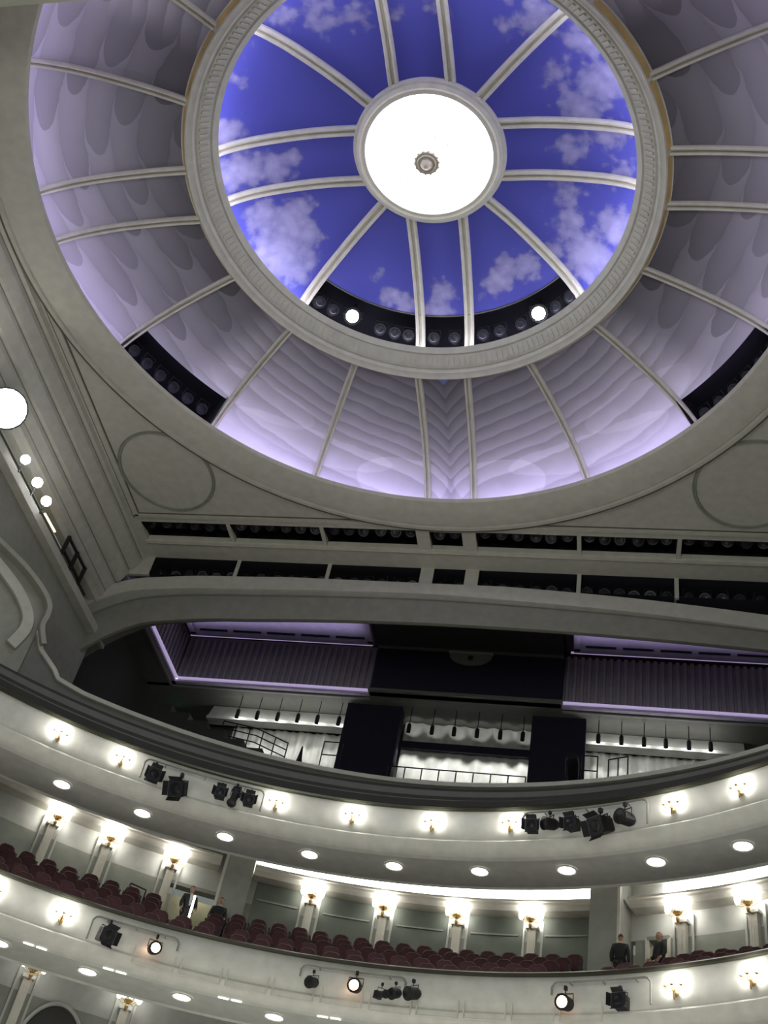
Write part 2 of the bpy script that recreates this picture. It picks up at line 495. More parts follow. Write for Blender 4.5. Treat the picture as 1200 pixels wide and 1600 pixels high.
# lower tier: twenty panels
for q in range(4):
    c = q * 90
    es = [('p-', c), ('p+', c), ('s', c + 24.5), ('s', c + 45.5), ('s', c + 65.5), ('p-', c + 90)]
    for e0, e1 in zip(es[:-1], es[1:]):
        mid = (float(edge_az(*e0, 10.0)) + float(edge_az(*e1, 10.0))) / 2
        mid = (mid + 180) % 360 - 180
        slot = 46 < abs(mid) < 65
        narrow = e0[0] == 'p-'
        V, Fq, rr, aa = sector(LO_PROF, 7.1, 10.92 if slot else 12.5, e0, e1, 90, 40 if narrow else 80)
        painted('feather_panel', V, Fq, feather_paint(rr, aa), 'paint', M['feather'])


def rib(prof, r0, r1, kind, c, width, name='rib'):
    """fluted rib following the dome; cross-section has two rolls and a groove"""
    rr = np.linspace(r0, r1, 26); zz = hermite(prof, rr)
    cs = [(-.5, .0), (-.5, .10), (-.36, .15), (-.17, .13), (-.12, .02), (.12, .02), (.17, .13), (.36, .15), (.5, .10), (.5, 0)]
    mb = MB(); b = []
    for i in range(26):
        r, z = rr[i], zz[i]
        i0, i1 = max(0, i - 1), min(25, i + 1)
        tr, tz = rr[i1] - rr[i0], zz[i1] - zz[i0]; L = math.hypot(tr, tz); nr, nz = tz / L, -tr / L     # points inward and down
        ca = R_(c)
        if kind == 's': o = 0.0; ax = r
        else:
            o = PW if kind == 'p+' else -PW; ax = math.sqrt(max(r * r - o * o, 0.01))
        dirv = Vector((math.sin(ca), math.cos(ca), 0)); sid = Vector((math.cos(ca), -math.sin(ca), 0))
        for sx, h in cs:
            p = Vector((D[0], D[1], z)) + dirv * (ax + nr * h) + sid * (o + sx * width) + Vector((0, 0, nz * h))
            mb.v.append(tuple(p))
    k = len(cs)
    for i in range(25):
        for j in range(k - 1):
            mb.f.append((i * k + j, i * k + j + 1, (i + 1) * k + j + 1, (i + 1) * k + j))
    mb.f.append(tuple(range(k))); mb.f.append(tuple(25 * k + j for j in reversed(range(k))))
    return mb.build(name, M['cream'], dome)


for q in range(4):
    c = q * 90
    rib(UP_PROF, 2.25, 6.95, 'p-', c, 0.32); rib(UP_PROF, 2.25, 6.95, 'p+', c, 0.32); rib(UP_PROF, 2.25, 6.95, 's', c + 45, 0.34)
    rib(LO_PROF, 7.15, 12.48, 'p-', c, 0.25); rib(LO_PROF, 7.15, 12.48, 'p+', c, 0.25)
    for s_ in (24.5, 45.5, 65.5): rib(LO_PROF, 7.15, 12.48, 's', c + s_, 0.25)

# ring between the two tiers
ring = MB().rev([(6.22, 30.66), (6.36, 30.50), (6.42, 30.50), (6.74, 30.20), (6.80, 30.20), (6.86, 30.08), (6.98, 30.02), (7.02, 29.96), (7.05, 29.97), (7.18, 30.19), (7.23, 30.20), (7.23, 30.27),
                 (7.18, 30.30), (7.16, 30.5), (7.1, 30.62), (6.3, 30.70)], 0, 360, 160, D).build('ring_moulding', M['plaster'], dome)
smooth_angle(ring, 30)
mb = MB()
for k in range(220):
    a = k * 360 / 220
    rot = Matrix.Rotation(-R_(a), 3, 'Z') @ Matrix.Rotation(R_(-43), 3, 'X')
    mb.box(pol(6.575, a, 30.335, D), (0.085, 0.30, 0.05), rot)
prop(mb.build('dentil_band', M['plaster'], dome), kind='stuff')
for q in range(20):
    es = []
    for c in (0, 90, 180, 270): es += [c - 6.6, c + 6.6, c + 24.5, c + 45.5, c + 65.5]
    es = sorted(e % 360 for e in es); es.append(es[0] + 360)
    a0, a1 = es[q] + 0.5, es[q + 1] - 0.5
    MB().rev([(7.072, 29.99), (7.192, 30.19), (7.16, 30.19), (7.05, 30.0)], a0, a1, 14, D).build('gilded_panel', M['gilt'], dome)
# ring round the glowing bowl
smooth_angle(MB().rev([(1.93, 32.10), (1.98, 32.02), (2.08, 32.05), (2.16, 32.02), (2.26, 32.10), (2.34, 32.10), (2.38, 32.20), (2.36, 32.36), (1.93, 32.36)], 0, 360, 96, D).build('crown_ring', M['cream'], dome), 30)
# lip at the foot of the dome
smooth_angle(MB().rev([(11.0, 28.20), (11.06, 28.08), (11.4, 27.95), (11.8, 27.88), (12.08, 27.88), (12.12, 27.93), (12.17, 27.86), (12.30, 27.86), (12.36, 27.95), (12.40, 28.0), (12.6, 28.05), (12.6, 28.28), (11.1, 28.28)],
                      0, 360, 180, D).build('lip_moulding', M['plaster'], dome), 30)
MB().rev([(12.30, 27.85), (12.36, 27.85), (12.37, 27.93), (12.30, 27.90)], 0, 360, 180, D).build('lip_groove', M['groove'], dome)
# dark lighting slots in both tiers
zs = float(hermite(UP_PROF, SLOT_R))
MB().rev([(SLOT_R, zs), (SLOT_R, zs + .55), (7.7, zs + .55), (7.7, 30.6)], -44.5, 44.5, 40, D, closed=False).build('slot_lining', M['slotdark'], dome)
MB().rev([(SLOT_R - .02, zs - .02), (SLOT_R + .02, zs - .02), (SLOT_R + .02, zs + .05), (SLOT_R - .02, zs + .05)], -44.5, 44.5, 40, D).build('slot_edge', M['groove'], dome)
zc = float(hermite(LO_PROF, 10.92))
for s_ in (-1, 1):
    MB().rev([(10.92, zc), (10.92, zc + .5), (13.2, zc + .5), (13.2, 28.25), (12.4, 28.25)], s_ * 45.3, s_ * 65.7, 16, D, closed=False).build('slot_lining', M['slotdark'], dome)
    for a_ in (45.35, 65.65):
        MB().add([pol(10.85, s_ * a_, zc - .02, D), pol(10.85, s_ * a_, zc + .6, D), pol(13.2, s_ * a_, zc + .6, D), pol(13.2, s_ * a_, 28.2, D), pol(12.42, s_ * a_, 28.25, D)] +
                 [pol(10.85, s_ * (a_ + .08), zc - .02, D), pol(10.85, s_ * (a_ + .08), zc + .6, D), pol(13.2, s_ * (a_ + .08), zc + .6, D), pol(13.2, s_ * (a_ + .08), 28.2, D), pol(12.42, s_ * (a_ + .08), 28.25, D)],
                 [(0, 1, 2, 3, 4), (9, 8, 7, 6, 5)] + [(j, 5 + j, 5 + (j + 1) % 5, (j + 1) % 5) for j in range(5)]).build('slot_end', M['slotdark'], dome)
# hidden cove lamps: a lit tube behind the lip and another behind the ring
prop(MB().rev([(11.55, 28.30), (11.75, 28.30), (11.75, 28.38), (11.55, 28.38)], 0, 360, 120, D).build('cove_light', M['covestrip']), 'lilac tube light hidden behind the dome lip', 'light')
prop(MB().rev([(6.50, 30.71), (6.62, 30.71), (6.62, 30.77), (6.50, 30.77)], 0, 360, 100, D).build('cove_light', M['domestrip']), 'white tube light hidden behind the upper dome ring', 'light')

# ---------------------------------------------------------------- flat ceiling round the dome
HX, Y0, Y1, ZC = 12.2, 3.7, 28.0, 28.0
ceiling = struct('ceiling', 'pale grey plaster ceiling round the dome', 'ceiling')
n = 128
inner = [(D[0] + 12.45 * math.sin(2 * math.pi * i / n), D[1] + 12.45 * math.cos(2 * math.pi * i / n)) for i in range(n)]
outer = []
for x, y in inner:
    dx, dy = x - D[0], y - D[1]
    t = min((13.9 / abs(dx)) if abs(dx) > 1e-6 else 1e9, ((28.42 - D[1]) / dy) if dy > 1e-6 else ((D[1] + 6) / -dy if dy < -1e-6 else 1e9))
    outer.append((D[0] + dx * max(t, 1.0), D[1] + dy * max(t, 1.0)))
vs = [(x, y, ZC) for x, y in inner] + [(x, y, ZC) for x, y in outer] + [(x, y, ZC + .2) for x, y in inner] + [(x, y, ZC + .2) for x, y in outer]
fs = []
for i in range(n):
    j = (i + 1) % n
    fs += [(i, n + i, n + j, j), (2 * n + i, 2 * n + j, 3 * n + j, 3 * n + i), (i, j, 2 * n + j, 2 * n + i), (n + i, 3 * n + i, 3 * n + j, n + j)]
MB().add(vs, fs).build('ceiling_plate', M['plaster'], ceiling)


def oval(cx, cy, rx, ry, r=0.05):
    pts = []
    mb = MB(); N = 56; cs = [(-.07, 0), (-.05, -.05), (0, -.03), (.05, -.05), (.07, 0)]
    for i in range(N):
        a = 2 * math.pi * i / N
        for s, h in cs: mb.v.append((cx + (rx + s) * math.cos(a), cy + (ry + s) * math.sin(a), ZC + h))
    for i in range(N):
        for j in range(4): mb.f.append((i * 5 + j, i * 5 + j + 1, ((i + 1) % N) * 5 + j + 1, ((i + 1) % N) * 5 + j))
    mb.build('oval_moulding', M['wainscot'], ceiling)


for sx in (-1, 1):
    oval(sx * 10.15, 25.75, 1.75, 1.95); oval(sx * 10.15, 6.1, 1.75, 1.95)
# square border: two fillets with a dark groove between
for sx in (-1, 1):
    MB().box((sx * 12.05, 14, ZC - .03), (0.20, 28.1, 0.09)).build('border_moulding', M['plaster'], ceiling)
    MB().box((sx * 11.93, 14, ZC - .004), (0.05, 28.1, 0.02)).build('border_groove', M['groove'], ceiling)
    MB().box((sx * 12.20, 14, ZC - .004), (0.05, 28.4, 0.02)).build('border_groove', M['groove'], ceiling)
MB().box((0, 28.05, ZC - .03), (24.2, 0.16, 0.09)).build('border_moulding', M['plaster'], ceiling)
MB().box((0, 27.94, ZC - .004), (23.8, 0.05, 0.02)).build('border_groove', M['groove'], ceiling)

# lighting slots in the ceiling: row one lies flat, row two stands on the riser behind it
BAYS = [(-12.0, -8.53), (-8.38, -4.86), (-4.71, -1.22), (-0.72, 0.47), (0.98, 4.58), (4.73, 8.02), (8.17, 11.9)]
SY0, SY1 = 28.42, 29.42
edges = [b for bay in BAYS for b in bay]
MB().box((0, (SY1 + 30.5) / 2 + .1, ZC + .1), (27.2, 30.5 - SY1 - .2, 0.2)).build('ceiling_strip', M['plaster'], ceiling)
MB().box((0, SY1 + .10, ZC - .02), (24.2, 0.16, 0.10)).build('slot_sill', M['cream'], ceiling)
MB().box((0, SY1 + .23, ZC - .004), (24.2, 0.05, 0.02)).build('border_groove', M['groove'], ceiling)
for a, b in [(-13.9, BAYS[0][0])] + [(BAYS[i][1], BAYS[i + 1][0]) for i in range(6)] + [(BAYS[6][1], 13.9)]:
    MB().box(((a + b) / 2, (SY0 + SY1) / 2 + .1, ZC + .08), (b - a, SY1 - SY0 + .2, 0.20)).build('slot_divider', M['plaster'], ceiling)
    MB().box(((a + b) / 2, 30.52, 27.55), (b - a, 0.12, 0.98)).build('slot_divider', M['plaster'], ceiling)
for x0, x1 in BAYS:
    xm, wd = (x0 + x1) / 2, x1 - x0
    MB().add([(x0, SY0, ZC), (x1, SY0, ZC), (x1, SY0, ZC + 1.1), (x0, SY0, ZC + 1.1), (x0, SY1 + .4, ZC + .3), (x1, SY1 + .4, ZC + .3), (x1, SY1 + .4, ZC + 1.1), (x0, SY1 + .4, ZC + 1.1), (x0, SY1, ZC + .22), (x1, SY1, ZC + .22)],
             [(0, 1, 2, 3), (3, 2, 6, 7), (4, 5, 6, 7), (0, 3, 7, 4, 8), (1, 9, 5, 6, 2), (8, 9, 5, 4)]).build('slot_lining', M['slotdark'], ceiling)
    MB().box((xm, SY1 + .02, ZC + .11), (wd, 0.03, 0.22)).build('slot_lip', M['cream'], ceiling)
    MB().add([(x0, 30.50, 27.15), (x1, 30.50, 27.15), (x1, 30.50, 28.0), (x0, 30.50, 28.0), (x0, 31.7, 27.15), (x1, 31.7, 27.15), (x1, 31.7, 28.0), (x0, 31.7, 28.0)],
             [(0, 1, 5, 4), (4, 5, 6, 7), (7, 6, 2, 3), (0, 4, 7, 3), (1, 2, 6, 5)]).build('slot_lining', M['slotdark'], ceiling)

# ---------------------------------------------------------------- arched beam in front of the gallery
beam = struct('arched_beam', 'wide grey arched beam above the top gallery', 'beam')
TOP = [(-16.0, 23.6), (-14.9, 25.0), (-14.28, 25.74), (-13.5, 26.28), (-12.72, 26.64), (-11, 26.92), (-7.57, 27.10), (-4, 27.22), (-0.6, 27.26), (3, 27.10), (6.83, 26.85), (11.1, 26.39), (16, 25.7)]
BOT = [(-16.0, 20.5), (-14.9, 21.8), (-14.0, 22.8), (-13.01, 23.79), (-12.4, 24.25), (-11.75, 24.63), (-10.3, 24.94), (-7, 25.2), (-2.23, 25.40), (3.99, 25.37), (11.02, 25.02), (16, 24.6)]
xs_ = np.linspace(-14.6, 15.5, 70)
tz = hermite(TOP, xs_); bz = hermite(BOT, xs_)


def strip(name, zlo, zhi, ylo, yhi, mt, parent):
    vs, fs = [], []
    for i in range(len(xs_)):
        vs += [(xs_[i], ylo, zlo[i]), (xs_[i], yhi, zlo[i]), (xs_[i], yhi, zhi[i]), (xs_[i], ylo, zhi[i])]
    for i in range(len(xs_) - 1):
        a = i * 4; b = a + 4
        for j in range(4): fs.append((a + j, a + (j + 1) % 4, b + (j + 1) % 4, b + j))
    fs += [(0, 1, 2, 3), (len(vs) - 4, len(vs) - 3, len(vs) - 2, len(vs) - 1)]
    return MB().add(vs, fs).build(name, mt, parent)


mid = tz * 0.62 + bz * 0.38
strip('beam_ledge', tz - 0.62, np.minimum(tz, 27.15) + 0.0, 30.36, 30.62, M['plaster'], beam)
strip('beam_face', mid - .1, tz - 0.60, 30.46, 30.7, M['beamshaded'], beam)
strip('beam_face', bz, mid - .08, 30.52, 30.66, M['beamlowshaded'], beam)
strip('beam_back', bz + .62, mid, 30.6, 31.5, M['beamlowshaded'], beam)
strip('beam_groove', mid - .11, mid - .05, 30.44, 30.5, M['wainscot'], beam)

# second beam: proscenium head close to the stage, seen at the top edge
pb = MB().box((0, 7.98, 26.6), (27.6, 1.1, 1.2)).build('proscenium_beam', M['plaster'])
prop(pb, 'olive grey beam crossing the top corner before the dome', 'beam', kind='structure')

# ---------------------------------------------------------------- side walls
for side, sx in (('left', -1), ('right', 1)):
    wl = struct('wall_' + side, 'grey plaster side wall with ledge beside the dome' if sx < 0 else 'grey plaster side wall opposite, out of view', 'wall')
    X = 13.5 * sx
    MB().box((X + .25 * sx, 12.5, 12.0), (0.5, 37, 24.2)).build('wall_plaster', M['wallshaded'], wl)
    MB().box((X + .85 * sx, 12.5, 24.9), (0.3, 37, 1.8)).build('niche_back', M['wainscot'], wl)
    # ledge
    MB().box((X - .02 * sx, 14.0, 24.28), (0.62, 35, 0.34)).build('wall_ledge', M['plaster'], wl)
    # stepped cornice climbing to the ceiling
    co = [(13.95, 25.55), (13.62, 25.55), (13.55, 25.75), (13.42, 25.80), (13.42, 26.02), (13.22, 26.40), (13.20, 26.58), (13.05, 26.62), (12.85, 27.05), (12.84, 27.22), (12.72, 27.26), (12.52, 27.62), (12.50, 27.80), (12.36, 27.84), (12.30, 28.02), (13.95, 28.02)]
    cm = MB().prism([(0, 0)], 'y', 0, 1) if False else MB()
    k = len(co)
    cm.add([(sx * x, -6, z) for x, z in co] + [(sx * x, 30.45, z) for x, z in co],
           [tuple(range(k)), tuple(reversed(range(k, 2 * k)))] + [(j, k + j, k + (j + 1) % k, (j + 1) % k) for j in range(k)])
    cm.build('cornice', M['plaster'], wl)
    for (gx, gz) in ((13.415, 26.05), (13.20, 26.56), (12.84, 27.2), (12.50, 27.79)):
        MB().box((sx * (gx - .01), 12.2, gz), (0.025, 36.4, 0.035)).build('cornice_groove', M['wainscot'], wl)

# arch mouldings where the gallery front sweeps up to the side wall (they follow the curved front)
GR = 16.85


def cyl_band(pts, w0, depth, mt, name, parent):
    """a band that follows (azimuth, z) points on the gallery front cylinder"""
    vs, fs = [], []
    P_ = [np.array((math.radians(a) * GR, z)) for a, z in pts]
    N = len(P_)
    for i in range(N):
        t = P_[min(i + 1, N - 1)] - P_[max(i - 1, 0)]; t = t / np.hypot(*t); nn = np.array((-t[1], t[0]))
        for s, dp in ((-.5, 0), (-.5, -depth), (.5, -depth), (.5, 0)):
            q = P_[i] + nn * s * w0
            vs.append(pol(GR + dp, math.degrees(q[0] / GR), q[1], F))
    for i in range(N - 1):
        a, b = i * 4, i * 4 + 4
        for j in range(4): fs.append((a + j, a + (j + 1) % 4, b + (j + 1) % 4, b + j))
    fs += [(0, 1, 2, 3), tuple(len(vs) - 4 + j for j in range(4))]
    return MB().add(vs, fs).build(name, mt, parent)


def cr_spline(pts, n=6):
    out = []
    for i in range(len(pts) - 1):
        p0, p1, p2, p3 = (np.array(pts[max(i - 1, 0)]), np.array(pts[i]), np.array(pts[i + 1]), np.array(pts[min(i + 2, len(pts) - 1)]))
        for k in range(n):
            t = k / n
            out.append(tuple(0.5 * (2 * p1 + (p2 - p0) * t + (2 * p0 - 5 * p1 + 4 * p2 - p3) * t * t + (3 * p1 - p0 - 3 * p2 + p3) * t ** 3)))
    out.append(tuple(pts[-1])); return out


# ---------------------------------------------------------------- balconies
AZ = 66


def balcony(dz, label, lit_panels):
    b = struct('balcony', label, 'balcony')
    fp = [(14.50, 16.56), (14.46, 16.50), (14.44, 16.2), (14.45, 15.95), (14.50, 15.78), (14.56, 15.72), (14.52, 15.66), (14.60, 15.50), (14.74, 15.40), (14.86, 15.36), (14.9, 15.55), (14.8, 16.5)]
    smooth_angle(MB().rev([(r, z + dz) for r, z in fp], -AZ, AZ, 90, F).build('fascia', M['fascia'], b), 30)
    smooth_angle(MB().rev([(r, z + dz) for r, z in [(14.36, 16.60), (14.38, 16.55), (14.85, 16.55), (14.87, 16.60), (14.82, 16.65), (14.42, 16.65)]], -AZ, AZ, 90, F).build('rail_cap', M['rail'], b), 40)
    MB().rev([(r, z + dz) for r, z in [(14.86, 15.36), (15.0, 15.33), (15.05, 15.38), (16.7, 15.40), (16.78, 15.36), (16.9, 15.42), (16.9, 15.7), (14.86, 15.6)]], -AZ, AZ, 90, F).build('soffit', M['soffit'], b)
    z1, z2 = (17.66, 17.66) if dz == 0 else (15.75, 17.25)
    MB().rev([(r, z + dz) for r, z in [(16.88, 15.6), (16.98, 15.6), (16.98, z1 + .06), (16.88, z1 + .06)]], -AZ, AZ, 90, F).build('soffit_riser', M['greywall'], b)
    MB().rev([(r, z + dz) for r, z in [(16.9, z1), (23.5, z2), (23.5, z2 + .12), (16.9, z1 + .12)]], -AZ, AZ, 90, F).build('soffit_deck', M['greywall'], b)
    return b


b_up = balcony(0, 'upper balcony with white front and grey underside', False)
b_mz = balcony(-4.56, 'middle balcony with white front below the red seats', True)
# panel mouldings on the front of the middle balcony
for k, a in enumerate((-21.5, -16.6, -11.8, -7.0, -2.0, 3.0, 7.8, 12.6, 17.4, 22.2)):
    mb = MB(); pts = []
    for (da, z) in ((-2.1, 10.95), (-2.1, 11.70), (2.1, 11.70), (2.1, 10.95), (-2.1, 10.95)):
        pts.append((a + da, z))
    P3 = []
    for (a0, z0), (a1, z1) in zip(pts[:-1], pts[1:]):
        for t in np.linspace(0, 1, 5)[:-1]: P3.append(pol(14.47, a0 + (a1 - a0) * t, z0 + (z1 - z0) * t, F))
    P3.append(P3[0])
    mb.tube(P3, 0.022, 5, False).build('panel_moulding', M['cream'], b_mz)

# rear walls of the two lower levels
def rear_wall(dz, name, label):
    wl = struct(name, label, 'wall')
    MB().rev([(WR, 15.9 + dz), (WR + .3, 15.9 + dz), (WR + .3, 17.7 + dz), (WR, 17.7 + dz)], -64, 64, 80, W).build('wall_plaster', M['greywall'], wl)
    for a0, a1 in ((-64, -27.0), (-20.6, 20.6), (22.4, 23.6), (25.8, 64)):
        MB().rev([(WR - .04, 12.4 + dz), (WR + .3, 12.4 + dz), (WR + .3, 15.9 + dz), (WR - .04, 15.9 + dz)], a0, a1, 40, W).build('wainscot', M['wainscot'], wl)
    # cornice with its underside close above the lamps
    for a0, a1 in ((-64, -22.4), (-18.6, 18.6), (22.4, 64)):
        smooth_angle(MB().rev([(r, z + dz) for r, z in [(WR + .1, 16.70), (WR - .52, 16.70), (WR - .56, 16.76), (WR - .60, 16.80), (WR - .66, 16.83), (WR - .70, 16.89), (WR - .76, 16.91), (WR - .78, 16.97), (WR + .1, 16.97)]], a0, a1, 50, W).build('cornice', M['cream'], wl), 25)
    return wl


w_mz = rear_wall(0, 'wall_back', 'grey rear wall behind the red seats with pale cornice')
w_lo = rear_wall(-4.56, 'wall_rear', 'grey rear wall below the middle balcony')
# green-grey panels between the pilasters of the middle bay
for c, hw in ((-15.4, 2.6), (-7.9, 2.9), (0, 2.9), (7.9, 2.9), (15.4, 2.6)):
    MB().rev([(WR - .10, 13.2), (WR - .02, 13.2), (WR - .02, 16.66), (WR - .10, 16.66)], c - hw, c + hw, 8, W).build('wall_panel', M['panel'], w_mz)
    for z0 in (16.05, 16.0 - 1.9):
        MB().rev([(WR - .13, z0), (WR - .09, z0), (WR - .09, z0 + .05), (WR - .13, z0 + .05)], c - hw + .4, c + hw - .4, 8, W).build('panel_bead', M['wainscot'], w_mz)
# piers
for s_ in (-1, 1):
    MB().rev([(WR - 1.02, 12.4), (WR + .2, 12.4), (WR + .2, 17.66), (WR - 1.02, 17.66)], s_ * 18.7, s_ * 21.9, 4, W).build('pier', M['pier'], w_mz)
    MB().rev([(WR - 1.05, 12.4), (WR - 1.0, 12.4), (WR - 1.0, 17.66), (WR - 1.05, 17.66)], s_ * 21.7, s_ * 22.0, 2, W).build('pier_edge', M['cream'], w_mz)
    # lit doorway beside each pier
    d = struct('door_1' if s_ < 0 else 'door_2', 'lit cream doorway beside the ' + ('man in the suit' if s_ < 0 else 'pier at the end of the seats'), 'door')
    MB().rev([(WR + 1.2, 12.4), (WR + 1.25, 12.4), (WR + 1.25, 16.0), (WR + 1.2, 16.0)], s_ * 19.5, s_ * 28, 6, W).build('doorway_wall', M['door'], d)
    a0, a1 = (-27.0, -20.6) if s_ < 0 else (23.6, 25.8)
    for a in (a0, a1): MB().rev([(WR - .08, 12.4), (WR + .3, 12.4), (WR + .3, 15.92), (WR - .08, 15.92)], a - .18, a + .18, 2, W).build('door_jamb', M['cream'], d)
    MB().rev([(WR - .08, 15.86), (WR + .3, 15.86), (WR + .3, 15.98), (WR - .08, 15.98)], a0, a1, 6, W).build('door_head', M['wainscot'], d)
    light('corridor_light', 'POINT', pol(WR + .75, (a0 + a1) / 2, 16.4, W), 12, (1, .95, .75), .2)

# bright cove trough above the cornice
def cove_strip(a0, a1, dz, label):
    o = MB().rev([(r, z + dz) for r, z in [(WR - .25, 17.08), (WR - .18, 17.08), (WR - .18, 17.56), (WR - .25, 17.56)]], a0, a1, 40, W).build('cove_strip', M['strip'])
    return prop(o, label, 'light')


cove_strip(-18.4, 18.4, 0, 'long white cove light above the middle bay of the rear wall')
cove_strip(25.5, 60, 0, 'white cove light above the wall at the right edge')

# mezzanine and gallery stepping, floors
def ring_floor(r0, r1, z, mt, name, parent, a=60, riser=0.45):
    return MB().rev([(r0, z - riser - .1), (r0, z), (r1, z), (r1, z - .1)], -a, a, 60, F).build(name, mt, parent)


ROWS = [(15.45, 11.62), (16.55, 12.18), (17.65, 12.74), (18.75, 13.30), (19.85, 13.86)]
steps = struct('floor_tiers', 'dark stepped floor under the red seats', 'floor')
for i, (r, z) in enumerate(ROWS):
    r1 = ROWS[i + 1][0] - .35 if i < 4 else 21.9
    ring_floor(r - .35, r1, z, M['carpet'], 'tier_step', steps)

gal = struct('gallery', 'dark top gallery with stepped front bands', 'balcony')
BANDS = [(14.95, 16.60, 17.14, 'dark'), (15.55, 16.9, 17.50, 'gallery'), (15.75, 17.3, 17.72, 'dark'), (16.2, 17.5, 18.16, 'gallery'), (16.40, 17.7, 18.36, 'dark')]
for r, z0, z1, mt in BANDS:
    MB().rev([(r, z0), (r + .7, z0), (r + .7, z1 - .05), (r + .1, z1), (r, z1)], -AZ, AZ, 90, F).build('parapet_band', M[mt], gal)
# top parapet with the upward sweep at its end
azs = np.r_[np.linspace(-44.6, -36, 40), np.linspace(-35.5, 60, 80)]
swp = [(-56, 22.3), (-50, 21.9), (-45.2, 20.6), (-44.6, 20.24), (-43.5, 19.68), (-41.4, 19.28), (-40.6, 19.03), (-37.5, 18.93), (-30, 18.92), (0, 18.78), (30, 18.78), (60, 18.8)]
sz = np.interp(azs, [p[0] for p in swp], [p[1] for p in swp])
vs, fs = [], []
for a, z in zip(azs, sz):
    vs += [pol(GR, a, 17.6, F), pol(GR, a, z, F), pol(GR + .28, a, z, F), pol(GR + .28, a, 17.6, F)]
for i in range(len(azs) - 1):
    for j in range(3): fs.append((i * 4 + j, i * 4 + j + 1, i * 4 + 5 + j, i * 4 + 4 + j))
MB().add(vs, fs).build('parapet', M['gallery'], gal)
cap = [(a, z - .05) for a, z in zip(azs, sz)]
cyl_band(cap, 0.14, 0.10, M['plaster'], 'parapet_cap', gal)
# arch that springs where the parapet sweeps up
w_arch = struct('side_arch', 'pale arch mouldings rising from the end of the gallery front', 'arch')
OUT = cr_spline([(-43.6, 19.75), (-44.6, 20.3), (-44.6, 20.75), (-45.0, 21.15), (-46.6, 21.55), (-49.5, 21.95), (-53.5, 22.25), (-58, 22.5)])
INN = cr_spline([(-46.6, 19.3), (-46.3, 19.6), (-46.0, 20.05), (-46.4, 20.5), (-47.8, 20.95), (-50, 21.35), (-53.5, 21.75), (-58, 22.0)])
cyl_band(OUT, 0.16, 0.30, M['beamshaded'], 'arch_moulding', w_arch)
cyl_band(INN, 0.36, 0.12, M['plaster'], 'arch_band', w_arch)
vs, fs = [], []
for a, z in [p for p in OUT if p[0] <= -44.6]:
    vs += [pol(GR + .04, a, 17.6, F), pol(GR + .04, a, z, F), pol(GR + .3, a, z, F), pol(GR + .3, a, 17.6, F)]
for i in range(len(vs) // 4 - 1):
    for j in range(3): fs.append((i * 4 + j, i * 4 + j + 1, i * 4 + 5 + j, i * 4 + 4 + j))
MB().add(vs, fs).build('arch_wall', M['wallshaded'], w_arch)

# gallery floor, side walls, ceiling and back wall
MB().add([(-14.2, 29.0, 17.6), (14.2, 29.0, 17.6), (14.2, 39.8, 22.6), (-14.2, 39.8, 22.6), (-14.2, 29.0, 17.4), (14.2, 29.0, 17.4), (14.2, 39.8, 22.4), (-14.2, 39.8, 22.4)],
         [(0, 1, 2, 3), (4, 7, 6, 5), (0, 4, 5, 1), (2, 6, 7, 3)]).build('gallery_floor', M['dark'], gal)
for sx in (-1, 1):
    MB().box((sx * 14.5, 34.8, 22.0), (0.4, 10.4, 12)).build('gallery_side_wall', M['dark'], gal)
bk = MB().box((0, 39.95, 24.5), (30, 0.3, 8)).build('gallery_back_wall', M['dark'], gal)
GZ = 27.0
gc = struct('gallery_ceiling', 'dark gallery ceiling with two lilac-lit recesses', 'ceiling')
for (x, y, sx_, sy_) in ((-13.75, 34.5, 1.3, 7.0), (13.75, 34.5, 1.3, 7.0), (0, 38.85, 28.8, 2.1)):
    MB().box((x, y, GZ + .12), (sx_, sy_, 0.24)).build('ceiling_plate', M['gallery'], gc)
